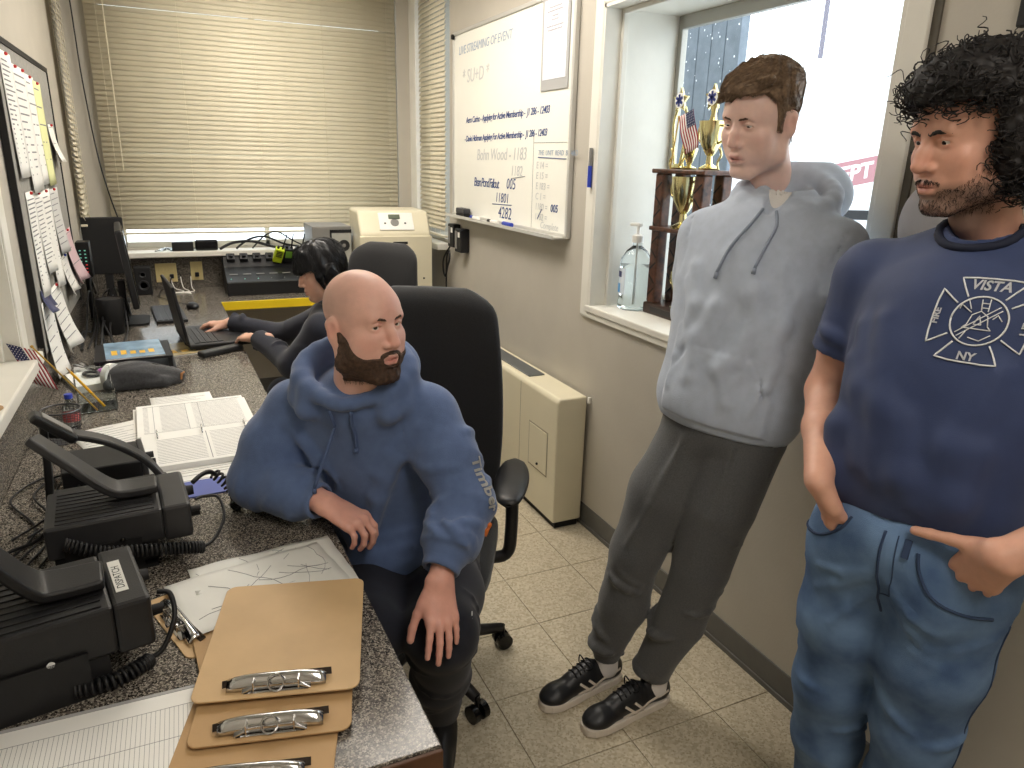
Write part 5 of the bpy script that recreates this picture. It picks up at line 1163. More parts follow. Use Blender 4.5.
M_hoodC = mat('grey_blue_fleece', (176,186,202), .85, noise=.05, nscale=40, bump=.25, bscale=500, sheen=.25)
M_jog = mat('charcoal_marl', (86,87,88), .9, noise=.18, nscale=260, bump=.2, bscale=400, sheen=.2)
SK_C = (236,201,188)
def make_C():
    root = person('tall young man in a grey blue hoodie leaning against the window sill', (1.20, 1.50, 0)); L0 = np.array(root.location); P = lambda x, y, z: np.array((x, y, z), float)
    f = nrm((-.875,-.484,0)); lean = nrm((.17,.0,1.)); f2 = nrm(f-lean*(f@lean)); B = basis(f2, lean); r, up = B[:,0], B[:,2]
    head = P(1.392,1.512,1.728); neck = P(1.445,1.445,1.545); shR = P(1.318,1.590,1.435); shL = P(1.468,1.285,1.435)
    chest = P(1.362,1.442,1.31); waist = P(1.318,1.425,1.06)
    elR = P(1.375,1.670,1.205); elL = P(1.507,1.248,1.215); wrR = P(1.50,1.53,1.06); wrL = P(1.505,1.38,1.06)
    hipR = P(1.275,1.475,.93); hipL = P(1.335,1.365,.93); knR = P(1.155,1.560,.52); knL = P(1.262,1.400,.53); anR = P(1.122,1.628,.125); anL = P(1.215,1.492,.125)
    F = Field((1.02,1.08,.86), (1.64,1.80,1.64), .0055)
    F.ell(chest, (.205,.135,.22), B, k=0); F.ell(waist+up*.05, (.195,.140,.20), B, k=.08); F.ell(waist-up*.06, (.195,.142,.13), B, k=.05)
    F.cap(shR, shL, .066, k=.06); F.cap(neck-up*.03, chest, .08, .12, k=.06); F.cap(neck-up*.02, shR, .062, .060, k=.03); F.cap(neck-up*.02, shL, .062, .060, k=.03)
    F.chain([shR, (shR+elR)/2, elR], [.070,.076,.072], k=.012); F.chain([elR, (elR+wrR)/2, wrR], [.072,.066,.05], k=.012)
    F.chain([shL, (shL+elL)/2, elL], [.070,.078,.074], k=.012); F.chain([elL, (elL+wrL)/2, wrL], [.074,.068,.05], k=.012)
    hood(F, neck+up*.012, B, .112, .100, .085, -.065, .045, .021, pouch=(.135,.06,.10))
    F.ell(neck+up*.085+f2*.010, (.066,.066,.125), B, k=.006, op='sub'); F.cap(neck+f2*.075+up*.0, neck+f2*.11-up*.05, .024, .010, k=.01, op='sub')
    # kangaroo pocket panel, hem band
    X, Y, Z = F.full(); w0 = waist; U = (X-w0[0])*r[0]+(Y-w0[1])*r[1]+(Z-w0[2])*r[2]; V_ = (X-w0[0])*f2[0]+(Y-w0[1])*f2[1]+(Z-w0[2])*f2[2]; H = (X-w0[0])*up[0]+(Y-w0[1])*up[1]+(Z-w0[2])*up[2]
    wd = np.where(H > -.0, .145-np.clip(H, 0, .12)*.62, .145); pk = np.clip(np.minimum(np.minimum((wd-np.abs(U))/.006, (.095-H)/.006), (H+.10)/.006), 0, 1)*(V_ > 0)
    F.D -= (.0075*pk).astype(np.float32); ar = (np.abs(U) < .26) & (np.sqrt((U/1.35)**2+V_**2) < .20); F.D = np.where(ar & (H < -.118), F.D+np.clip((-.118-H)/.004, 0, 1)*.009, F.D).astype(np.float32)
    F.D = np.where(ar, np.maximum(F.D, -.170-H), F.D).astype(np.float32)
    wrinkles(F, shR, elR, .08, .07, 5, 11, .011, 1.6, .010, tl=(.4,1.1)); wrinkles(F, elR, wrR, .07, .055, 6, 12, .009, 1.6, tl=(-.1,.7)); wrinkles(F, shL, elL, .08, .07, 6, 13, .009, 1.5, tl=(.4,1.1)); wrinkles(F, elL, wrL, .07, .055, 6, 14, .009, 1.6, tl=(-.1,.8))
    o = chest+f2*.13
    for k, (a, b, c) in enumerate((((-.17,.02),(-.11,-.10),(-.04,-.18)), ((-.16,-.06),(-.10,-.15),(-.05,-.24)), ((.16,.0),(.10,-.10),(.05,-.2)), ((.05,.08),(.02,-.05),(.03,-.16)), ((-.15,-.14),(-.13,-.22),(-.10,-.30)), ((.14,-.12),(.13,-.2),(.12,-.28)), ((-.03,.05),(-.06,-.08),(-.06,-.18)))): ridge(F, [o+r*q[0]+up*q[1] for q in (a, b, c)], .010, .018)
    for s, sh in ((1, shR), (-1, shL)): ridge(F, [sh+up*.08+r*s*.035, sh+f2*.065+up*.035+r*s*.03, sh+f2*.085-up*.04+r*s*.02, sh+f2*.07-up*.10], .0026, .004, 'sub', 0)
    for a, b, c, q in (((.02,.10),(-.05,.0),(-.10,-.12),.016), ((-.10,.06),(-.13,-.06),(-.12,-.18),.014), ((.14,.04),(.09,-.06),(.10,-.16),.014), ((.03,-.05),(.06,-.14),(.05,-.24),.012), ((-.06,-.10),(-.02,-.2),(-.05,-.28),.012)): ridge(F, [o+r*t[0]+up*t[1] for t in (a, b, c)], q, .035)
    ridge(F, [waist+f2*.15-r*.082+up*.09, waist+f2*.15-r*.105+up*.05, waist+f2*.14-r*.135+up*.01, waist+f2*.135-r*.145-up*.03], .0055, .004, 'sub', .1)
    soften(F, .0035, 6)
    V, Fc = F.mesh(); hd = add('hoodie', (relax(V, Fc, 1, .4), Fc), M_hoodC, root)
    for s, ln in ((1, .17), (-1, .145)):
        b = neck+f2*.105+r*s*.022-up*.055; pts = fproj(F, np.array([b, b-up*ln*.3+r*s*.003, b-up*ln*.65+r*(s*.006+.012), b-up*ln+r*(s*.008+.022)]), .004); m = MB(); m.tube(bez([tuple(p-L0) for p in pts], 5), .0042, 6); m.tube([tuple(pts[-1]-L0), tuple(pts[-1]-up*.016-L0)], .0056, 6); m.build('drawstring', mat('grey_blue_cord', (132,142,158), .8), hd, smooth='full')
    # white undershirt
    U_ = Field(neck-.14, neck+.12, .005); U_.cap(neck-up*.06+f2*.01, neck+up*.0+f2*.012, .076, .060, k=0); fcut(U_, neck-up*.002+f2*.03, nrm(up+f2*-.35), .2); U_.cap(neck+up*.0+f2*.012, neck+up*.06+f2*.02, .054, k=.002, op='sub'); V, Fc = U_.mesh(); add('undershirt', (V, Fc), mat('white_cotton', (222,218,214), .9), root)
    # joggers
    G = Field((.98,1.22,.06), (1.54,1.76,1.04), .006); Bh = basis(f)
    G.ell(P(1.308,1.42,.945), (.165,.125,.115), B, k=0); G.chain([hipR, (hipR+knR)/2+(-.012,0,0), knR], [.100,.096,.078], k=.035); G.chain([knR, (knR+anR)/2+(.01,0,0), anR+(0,0,.04)], [.078,.072,.056], k=.03); G.cap(anR+(0,0,.03), anR-(0,0,.01), .052, .044, k=.012)
    G.chain([hipL, (hipL+knL)/2+(-.012,0,0), knL], [.102,.098,.080], k=.006); G.chain([knL, (knL+anL)/2+(.01,0,0), anL+(0,0,.04)], [.080,.074,.058], k=.006); G.cap(anL+(0,0,.03), anL-(0,0,.01), .054, .046, k=.012)
    for i, (a, b, ra, rb, n, tl, am) in enumerate(((hipR,knR,.097,.078,4,(.5,1.05),.007), (knR,anR,.076,.056,8,(.1,1.05),.009), (hipL,knL,.097,.08,4,(.5,1.05),.007), (knL,anL,.078,.058,8,(.1,1.05),.009))): wrinkles(G, a, b, ra, rb, n, 20+i, am*1.35, 2.0, .009, tl=tl)
    for hp, kn in ((hipR, knR), (hipL, knL)): ridge(G, [hp+f*.1, (hp+kn)/2+f*.085, kn+f*.07+P(0,0,.05)], .004, .02)
    q = hipL-r*.105+f2*.02; ridge(G, [q+up*.06+f2*.03, q+up*.0+f2*.04, q-up*.09+f2*.01], .004, .005, 'sub', 0); soften(G, .0025, 8)
    for an, q in ((anR, .046), (anL, .048)): fcut(G, an-P(0,0,.02), (0,0,-1), .1)
    V, Fc = G.mesh(); add('joggers', (relax(V, Fc, 1, .4), Fc), M_jog, root)
    # socks, shoes
    for an in (anR, anL):
        S = Field(an-.08, an+.08, .004); S.cap(an-P(0,0,.055), an+P(0,0,.02), .040, .036, k=0); V, Fc = S.mesh(); add('sock', (V, Fc), mat('white_sock', (226,220,216), .9), root)
    cs = (mat('black_sneaker_leather', (30,31,34), .42, noise=.12, nscale=50), mat('white_sneaker_rubber', (222,212,200), .6, noise=.04), mat('black_lace', (20,20,22), .8))
    shoe(root, (1.190,1.645,0), (.878,1.606,0), cs); shoe(root, (1.275,1.500,0), (.950,1.470,0), cs)
    # body
    Hd = head_field(jaw=1.02, nose=1.0, eye=.0038, lipz=-.001); V, Fc = Hd.mesh(); V = relax(V, Fc, 1, .35); BH = basis((-.962,-.155,-.27), (-.05,-.09,1.)); MH = m44(BH, head, 1.0)
    parts = [(xf(V, MH), Fc, skin_cols(V, SK_C, .75, (192,120,116)))]
    K = Field((1.0,1.1,.06), (1.62,1.78,1.62), .014); K.ell(chest, (.14,.08,.18), B, k=0); K.ell(waist, (.13,.08,.16), B, k=.05); K.cap(neck-up*.07, chest, .04, .08, k=.03); K.cap(shR-up*.03, shL-up*.03, .04, k=.03)
    for ch, rr in (((shR-up*.03,elR,elR*.5+wrR*.5),.028), ((shL-up*.03,elL,elL*.5+wrL*.5),.028), ((hipR,knR,anR),.045), ((hipL,knL,anL),.045)): K.chain(list(ch), [rr+.01,rr,rr-.008], k=.02)
    V, Fc = K.mesh(); parts.append((V, Fc, np.tile(np.array(s2l(SK_C)), (len(V),1))))
    for w, th in ((wrR, -1), (wrL, 1)):
        HF = Field(w-.16, w+.14, .004); yd = nrm((.02, .9*th, -.25)); zz = nrm((1,.0,.0)); zz = nrm(zz-yd*(zz@yd)); xx = np.cross(yd, zz); HF.cap(w+P(0,0,.04), w, .03, .027, k=.01); hand(HF, (np.stack([xx, yd, zz], 1), w), th=th, curl=(.2,.2,.22,.25)); V, Fc = HF.mesh(); parts.append((V, Fc, np.tile(np.array(s2l(SK_C)), (len(V),1))))
    V, Fc, C = join(parts); body = add('body', (V, Fc), M_skin, root, C); Ml = Matrix.Translation(-Vector(L0)) @ MH; eyes(body, Ml, (.0,.95,-.35))
    # hair
    Gh = Field((-.115,-.15,-.235), (.115,.145,.165), .0024); X, Y, Z = Gh.full()
    hl = np.interp(np.broadcast_to(Y, Gh.D.shape), [-.15,-.075,-.045,-.02,.008,.012,.028,.034,.060,.15], [-.075,-.075,-.03,.03,.03,-.012,-.012,.055,.086,.090]); th_ = .0045+.019*np.clip((Z-.045)/.06, 0, 1)
    ear = np.minimum(*[np.sqrt(((X-s*.086)/1.4)**2+(Y+.012)**2+((Z+.002)/1.15)**2)-.030 for s in (1,-1)])
    Gh.D = np.maximum(np.maximum(Hd.D-th_-.0025*np.sin(X*240+5*np.sin(Y*40))*np.clip((Z-.04)/.05, 0, 1), (hl-Z)*.7), -ear).astype(np.float32)
    rr_ = random.Random(4)
    for k in range(14): x = .060-.0095*k; Gh.cap((x-.012,.070-abs(x)*.15,.116), (x+.012+rr_.uniform(-.004,.004),.097-abs(x)*.32,.070+max(0,.045-x)*.22+rr_.uniform(-.006,.006)), .010, .0035, k=.006)
    V, Fc = Gh.mesh(); V = relax(V, Fc, 1, .4); rg = np.random.RandomState(1); sel = rg.choice(np.where(V[:,2] > -.05)[0], 3200)
    flow = lambda p: np.stack([.35+0*p[:,0]+p[:,0]*4, np.where(p[:,2] > .07, .9, -.5), np.where(p[:,2] > .09, .0, -.9)], 1)
    sv, sf = strands(Gh, V[sel], flow, .032, 5, .0008, None, '', None, None, lift=.003, seed=4, jit=.22); VV, FF, _ = join([(V, Fc), (sv, sf)])
    add('hair', (xf(VV, MH), FF), mat('brown_hair', (144,119,94), .55, rgb2=(106,86,68), nscale=140), root)
    for s in (1, -1):
        Q = Field((-.06,.05,.0), (.06,.125,.07), .002); Q.chain([(s*.013,.098,.0285), (s*.030,.097,.0320), (s*.047,.086,.0295)], [.0036,.0036,.0024], k=0); pq = np.stack(np.broadcast_arrays(*Q.full()), -1); Q.D = np.maximum(Q.D, np.abs(fsample(Hd, pq)-.0008)-.0013).astype(np.float32); V, Fc = Q.mesh(); add('eyebrow', (xf(V, MH), Fc), mat('brown_hair_dark', (92,66,50), .7), root)
make_C()
# ================================================================ curly-haired man in the navy T-shirt
SK_D = (214,164,142)
M_tee = mat('navy_jersey', (46,60,98), .7, noise=.05, nscale=40, bump=.15, bscale=600, sheen=.15)
M_jean = mat('blue_denim', (112,142,180), .85, rgb2=(58,84,124), nscale=9, bump=.35, bscale=700, detail=6)
M_stitch = mat('denim_stitch', (48,66,96), .8); M_print = mat('white_print', (228,230,232), .6)
def make_D():
    root = person('curly-haired man in a navy T-shirt and jeans, hands in his pockets', (1.25, .76, 0)); L0 = np.array(root.location); P = lambda x, y, z: np.array((x, y, z), float)
    f = nrm((-.98,-.20,0)); B = basis(f); r, up = B[:,0], B[:,2]
    head = P(1.351,.915,1.675); neck = P(1.388,.876,1.502); shR = P(1.344,1.069,1.405); shL = P(1.423,.677,1.405); chest = P(1.339,.856,1.274); waist = P(1.305,.842,1.06)
    elR = P(1.3125,1.113,1.137); wrR = P(1.122,.936,1.024); elL = P(1.335,.52,1.105); wrL = P(1.190,.612,1.012); hip = P(1.290,.832,.92)
    hipR = hip+r*.085-up*.05; hipL = hip-r*.085-up*.05; knR = P(1.29,.95,.48); knL = P(1.335,.77,.48); anR = P(1.38,.985,.10); anL = P(1.41,.80,.10)
    F = Field((1.08,.44,.86), (1.62,1.30,1.58), .0055)
    F.ell(chest+up*.02, (.20,.125,.19), B, k=0); F.ell(waist+up*.06, (.19,.130,.20), B, k=.08); F.ell(waist-up*.05, (.188,.132,.11), B, k=.05)
    F.cap(shR, shL, .066, k=.06); F.cap(neck-up*.03, chest, .07, .11, k=.06); F.cap(neck-up*.015, shR, .055, .058, k=.03); F.cap(neck-up*.015, shL, .055, .058, k=.03)
    F.chain([shR, shR*.35+elR*.65], [.070,.068], k=.03); F.chain([shL, shL*.35+elL*.65], [.070,.068], k=.03)
    for s, e in ((shR, elR), (shL, elL)):
        d = nrm(e-s); w = s+(e-s)*.66; fcut(F, w, d, .11); F.cap(w-d*.02, w+d*.08, .055, k=.001, op='sub')
    F.ell(neck+up*.045+f*.016, (.066,.070,.065), B, k=.004, op='sub')
    o = chest+f*.13
    for a, b, c in (((.17,.06),(.10,-.06),(.06,-.20)), ((.18,-.02),(.13,-.14),(.10,-.26)), ((.10,.08),(.04,-.08),(.02,-.22)), ((-.12,.02),(-.08,-.12),(-.05,-.24)), ((.15,-.16),(.12,-.24),(.11,-.33)), ((.0,-.1),(-.02,-.2),(.0,-.33)), ((-.12,-.12),(-.10,-.22),(-.08,-.32))): ridge(F, [o+r*q[0]+up*q[1] for q in (a, b, c)], .012, .045)
    wrinkles(F, shR, elR, .07, .068, 3, 31, .006, 1.2, .02, (.2,.6)); soften(F, .0025, 9)
    X, Y, Z = F.full(); U = (X-waist[0])*r[0]+(Y-waist[1])*r[1]; V_ = (X-waist[0])*f[0]+(Y-waist[1])*f[1]; ar = (np.abs(U) < .24) & (np.abs(V_) < .2); F.D = np.where(ar, np.maximum(F.D, (.968+.02*np.cos(U*9+.6))-Z), F.D).astype(np.float32)
    V, Fc = F.mesh(); tee = add('t_shirt', (relax(V, Fc, 1, .4), Fc), M_tee, root)
    ring = [];
    for i in range(28): a = 2*PI*i/28; ring.append(neck+r*math.cos(a)*.068+f*(math.sin(a)*.070+.016)+up*(.012-.030*max(0, math.sin(a))))
    R_ = fproj(F, np.array(ring), .001); MB().tube([tuple(p-L0) for p in R_], .0085, 6, closed=True).build('collar_rib', mat('navy_rib', (24,30,50), .8), tee, smooth='full')
    # fire department emblem on his left chest
    c = chest+up*.100-r*.066; d = -f; BB = B.copy(); ra = .062; polys = [[(.043*math.cos(t), .043*math.sin(t)) for t in np.linspace(0, 2*PI, 40)]]
    for k in range(4):
        t0 = PI/2*k+PI/2; pl = []
        for (q, rr) in ((-.60,.049), (-.60,.086), (-.34,.078), (0,.074), (.34,.078), (.60,.086), (.60,.049)): pl.append((rr*math.cos(t0+q), rr*math.sin(t0+q)))
        polys.append(pl)
    # helmet, ladder, axe and hook inside the roundel
    polys += [[(-.016,-.008),(-.012,.010),(0,.018),(.012,.010),(.016,-.008),(.022,-.014),(-.022,-.014),(-.016,-.008)], [(-.006,-.006),(0,.010),(.006,-.006),(-.006,-.006)], [(-.030,.022),(.026,-.030)], [(-.026,.028),(.030,-.024)], [(.0,.018),(.004,.038)], [(-.010,.018),(-.008,.040)], [(-.010,.024),(.0,.024)], [(-.009,.032),(.002,.032)], [(.014,.014),(.032,.026),(.034,.018)], [(.016,.020),(.024,.036)], [(-.034,.004),(-.026,.014),(-.020,.006)], [(-.024,-.022),(-.010,-.034),(.008,-.030)], [(.014,-.020),(.02,-.034)]]
    polys = [[(x*.95, y*.95) for x, y in pl] for pl in polys]; decal(F, polys[:5], c, BB, d, .0016, M_print, 'emblem', tee); decal(F, polys[5:], c, BB, d, .0010, M_print, 'emblem', tee)
    for s, x, y, a, sz in (('VISTA',0,.052,0,.022), ('NY',0,-.066,0,.019), ('DEPT',.060,0,-PI/2,.015), ('FIRE',-.060,0,PI/2,.015)): decal_text(F, s, sz, c-r*x*1.+up*y*1., np.stack([-r, B[:,1], up], 1), d, a, M_print, 'emblem_lettering', tee, bold=.0006)
    # --- jeans
    G = Field((1.06,.54,.04), (1.60,1.16,1.02), .006)
    G.ell(hip+up*.01, (.182,.130,.10), B, k=0); G.cap(hip+r*.07-up*.03, hip-r*.07-up*.03, .115, k=.04); G.chain([hipR, (hipR+knR)/2, knR], [.112,.102,.080], k=.03); G.chain([knR, (knR+anR)/2, anR], [.080,.078,.070], k=.03)
    G.chain([hipL, (hipL+knL)/2, knL], [.112,.102,.080], k=.03); G.chain([knL, (knL+anL)/2, anL], [.080,.078,.070], k=.03)
    # pockets bulging over the hands
    hR = hip+r*.125+f*.065-up*.01; hL = hip-r*.095+f*.085-up*.015
    G.ell(hR-up*.05+r*.0, (.05,.035,.075), B, k=.03); G.ell(hL-up*.055, (.06,.035,.075), B, k=.03)
    for i, (a, b, ra, rb) in enumerate(((hipR,knR,.105,.08), (hipL,knL,.105,.08), (knR,anR,.08,.07), (knL,anL,.08,.07))): wrinkles(G, a, b, ra, rb, 6, 40+i, .007, 1.5, .014)
    q = hip+f*.14
    for a, b, c_ in (((.02,-.06),(.07,-.09),(.13,-.10)), ((.02,-.09),(.08,-.13),(.14,-.16)), ((-.02,-.07),(-.07,-.11),(-.12,-.13)), ((-.02,-.10),(-.06,-.15),(-.11,-.18)), ((.01,-.12),(.04,-.18),(.08,-.22))): ridge(G, [q+r*t[0]+up*t[1] for t in (a, b, c_)], .006, .016)
    soften(G, .002, 12); V, Fc = G.mesh(); je = add('jeans', (relax(V, Fc, 1, .4), Fc), M_jean, root)
    seam = lambda pts, rr=.0014, nm='seam': MB().tube([tuple(p-L0) for p in fproj(G, np.array(bez([tuple(t) for t in pts], 6)), .0006)], rr, 5).build(nm, M_stitch, je, smooth='full')
    q = hip+f*.13; seam([q+up*.05, q-up*.03, q-up*.11, q-up*.17], .0028, 'fly'); seam([q+up*.05-r*.025, q-up*.04-r*.028, q-up*.09-r*.018, q-up*.115], .0012)
    seam([hip+r*.075+f*.13+up*.05, hip+r*.085+f*.115+up*.01, hip+r*.135+f*.10-up*.03, hip+r*.19+f*.04-up*.04], .0034, 'pocket_edge'); seam([hip-r*.065+f*.13+up*.03, hip-r*.075+f*.13-up*.01, hip-r*.11+f*.12-up*.05, hip-r*.185+f*.06-up*.07], .0034, 'pocket_edge')
    for s, h_, k_, a_ in ((1, hipR, knR, anR), (-1, hipL, knL, anL)): seam([h_+r*s*.11-up*.05, (h_+k_)/2+r*s*.1, k_+r*s*.08, (k_+a_)/2+r*s*.08], .0018)
    lo = fproj(G, np.array([q-r*.045+up*.05, q-r*.045+up*.012]), .004); strip(MB(), [Vector(tuple(p-L0)) for p in lo], .006, .002, tuple(r)).build('belt_loop', M_stitch, je)
    # boots
    for an, d in ((anR, nrm((-.9,.1,0))), (anL, nrm((-.9,-.3,0)))):
        S = Field((an[0]-.28, an[1]-.26, 0), (an[0]+.2, an[1]+.2, .2), .006); h0 = P(an[0],an[1],.05); S.cap(h0-d*.05, h0+d*.06, .046, .047, k=0); S.cap(h0+d*.06, h0+d*.17-up*.006, .047, .04, k=.03); S.cap(h0, h0+up*.09, .05, .052, k=.03); Zs = S.full()[2]; S.D = np.maximum(S.D, .004-Zs); V, Fc = S.mesh(); b_ = add('boot', (V, Fc), mat('tan_boot_leather', (190,140,70), .6, noise=.1), root)
    # --- body
    Hd = head_field(jaw=1.0, nose=1.18, brow=1.2, eye=.0046, lipz=0.); V, Fc = Hd.mesh(); V = relax(V, Fc, 1, .35); BH = basis((-.955,.22,-.20), (.10,-.03,1.)); MH = m44(BH, head, 1.0)
    stb = lambda x, y, z: .45*np.clip((-.055-z)/.02, 0, 1)*np.clip((y+.02)/.03, 0, 1)*np.clip((.0-np.where(y > .07, .0, -.2))+1, 0, 1)*np.clip((np.hypot(x, (z+.066)*1.6)-.020)/.01, 0, 1)+.3*np.exp(-((np.abs(x)/.024)**4+((z+.053)/.004)**2))*(y > .08)
    parts = [(xf(V, MH), Fc, skin_cols(V, SK_D, .7, (176,108,98), stub=lambda x, y, z: np.clip(1.6*stb(x, y, z), 0, .72)))]
    col = np.array(s2l(SK_D))
    # right arm: bare forearm bending into the pocket
    A = Field((1.0,.76,.78), (1.46,1.22,1.45), .0036); A.chain([shR-up*.03, shR*.4+elR*.6, elR], [.052,.050,.044], k=.02); A.chain([elR, elR*.55+wrR*.45, wrR], [.044,.041,.028], k=.02)
    yd = nrm(hR-f*.02-up*.06-wrR); zz = nrm(r*.6+f*.7+up*.3); zz = nrm(zz-yd*(zz@yd)); xx = np.cross(yd, zz); hand(A, (np.stack([xx, yd, zz], 1), wrR), th=-1, curl=(.25,.25,.28,.3), s=1.04, thumb=(.1,.95,-.3)); V, Fc = A.mesh(); parts.append((relax(V, Fc, 1, .3), Fc, np.tile(col, (len(V),1))))
    A = Field((1.02,.42,.78), (1.56,.86,1.45), .0036); A.chain([shL-up*.03, shL*.4+elL*.6, elL], [.052,.050,.044], k=.02); A.chain([elL, elL*.55+wrL*.45, wrL], [.044,.041,.029], k=.02)
    yd = nrm(hL-f*.02-up*.06-wrL); zz = nrm(-r*.35+f*.85+up*.5); zz = nrm(zz-yd*(zz@yd)); xx = np.cross(yd, zz); hand(A, (np.stack([xx, yd, zz], 1), wrL), th=1, curl=(.22,.25,.28,.3), s=1.04, thumb=(.85,.55,.25), tb=.05); V, Fc = A.mesh(); parts.append((relax(V, Fc, 1, .3), Fc, np.tile(col, (len(V),1))))
    K = Field((1.06,.50,.06), (1.62,1.26,1.56), .014); K.ell(chest, (.14,.08,.18), B, k=0); K.ell(waist, (.13,.08,.16), B, k=.05); K.ell(hip, (.12,.08,.08), B, k=.05); K.cap(neck-up*.05, chest, .045, .08, k=.03); K.cap(shR, shL, .05, k=.03)
    for ch in ((hipR,knR,anR), (hipL,knL,anL)): K.chain(list(ch), [.06,.05,.04], k=.02)
    V, Fc = K.mesh(); parts.append((V, Fc, np.tile(col, (len(V),1)))); V, Fc, C = join(parts); body = add('body', (V, Fc), M_skin, root, C); Ml = Matrix.Translation(-Vector(L0)) @ MH; eyes(body, Ml, (.0,.97,-.2), mat('dark_iris', (36,26,22), .15))
    Vh, _f = Hd.mesh(); x, y, z = Vh[:,0], Vh[:,1], Vh[:,2]; rgb_ = np.random.RandomState(12)
    jaw = (z < np.minimum(-.066+np.clip(.075-y, 0, .2)*.8, -.005)) & (z > -.125) & (y > -.005) & ~((np.abs(x) < .024) & (z > -.088)); mou = (np.abs(x) > .004) & (np.abs(x) < .031) & (np.abs(z+.0515+.22*np.abs(x)) < .0035*(1.15-np.abs(x)/.036)) & (y > .078)
    sd = np.concatenate([Vh[rgb_.choice(np.where(jaw)[0], 1500)], Vh[rgb_.choice(np.where(mou)[0], 130)]]); sv, sf = strands(Hd, sd, lambda p: np.stack([p[:,0]*8, .3+0*p[:,0], -1+0*p[:,0]], 1), .008, 2, .00042, None, '', None, None, lift=.0012, seed=3, jit=.5)
    add('beard_stubble', (xf(sv, MH), sf), mat('black_stubble', (44,36,34), .7), root)
    # --- curly hair
    Gh = Field((-.15,-.20,-.235), (.15,.165,.215), .0045); 
    for c_, rr in (((0,-.02,.075), (.105,.125,.095)), ((0,-.07,.0), (.100,.085,.115)), ((0,.055,.105), (.080,.055,.040))): Gh.ell(c_, rr, k=.03)
    for s in (1, -1): Gh.ell((s*.082,-.035,-.01), (.038,.060,.085), k=.03)
    X, Y, Z = Gh.full(); Gh.D = np.maximum(Gh.D, -(np.maximum(np.abs(X)-.088, np.maximum(.02-Y, Z-.078))+.0)).astype(np.float32)
    Gh.D += (.006*np.sin(X*120+3*np.sin(Y*90))*np.sin(Y*115+2*np.sin(Z*80))*np.sin(Z*105+X*40)).astype(np.float32)
    V, Fc = Gh.mesh(); rg = np.random.RandomState(5); N = fgrad(Gh, V); sel = rg.choice(len(V), 900); cv = []
    mb = MB()
    for i in sel:
        p = V[i]; n = N[i]; ax = nrm(n*rg.uniform(.1,.6)+rg.normal(0,.5,3)+np.array((0,.1,-.7))); u = nrm(np.cross(ax, n+.01)); w = np.cross(ax, u); R0 = rg.uniform(.006,.011); tn = rg.uniform(1.2,2.6); L_ = rg.uniform(.018,.040); ph = rg.uniform(0, 6.28)
        mb.tube([tuple(p+n*.001+ax*L_*t+(u*math.cos(ph+tn*6.28*t)+w*math.sin(ph+tn*6.28*t))*R0) for t in np.linspace(0, 1, int(8*tn))], [.0016*(1-.5*t) for t in np.linspace(0, 1, int(8*tn))], 4, cap=False)
    for i in range(34):   # loose ringlets over the forehead and temples
        x = rg.uniform(-.08,.085); p = np.array((x, .088-abs(x)*.35+rg.uniform(0,.02), .098+rg.uniform(-.02,.03))); ax = nrm((rg.normal(0,.4), rg.uniform(.1,.9), rg.uniform(-1,.5))); u = nrm(np.cross(ax, (0.3,.2,.9))); w = np.cross(ax, u); R0 = rg.uniform(.007,.013); tn = rg.uniform(1.2,2.4); L_ = rg.uniform(.02,.05)
        mb.tube([tuple(p+ax*L_*t+(u*math.cos(tn*6.28*t)+w*math.sin(tn*6.28*t))*R0) for t in np.linspace(0, 1, int(9*tn))], .0009, 4, cap=False)
    cvv = np.array(mb.v); cf = np.array([q for q in mb.f if len(q) == 4]); VV, FF, _ = join([(V, Fc), (cvv, cf)])
    M_curl = mat('black_curly_hair', (34,30,30), .6, rgb2=(20,18,18), nscale=90); add('hair', (xf(VV, MH), FF), M_curl, root)
    for s in (1, -1):
        Q = Field((-.06,.05,.0), (.06,.125,.07), .002); Q.chain([(s*.012,.100,.0275), (s*.030,.099,.0315), (s*.049,.086,.027)], [.0042,.0042,.0026], k=0); pq = np.stack(np.broadcast_arrays(*Q.full()), -1); Q.D = np.maximum(Q.D, np.abs(fsample(Hd, pq)-.001)-.0016).astype(np.float32); V, Fc = Q.mesh(); add('eyebrow', (xf(V, MH), Fc), M_curl, root)
make_D()
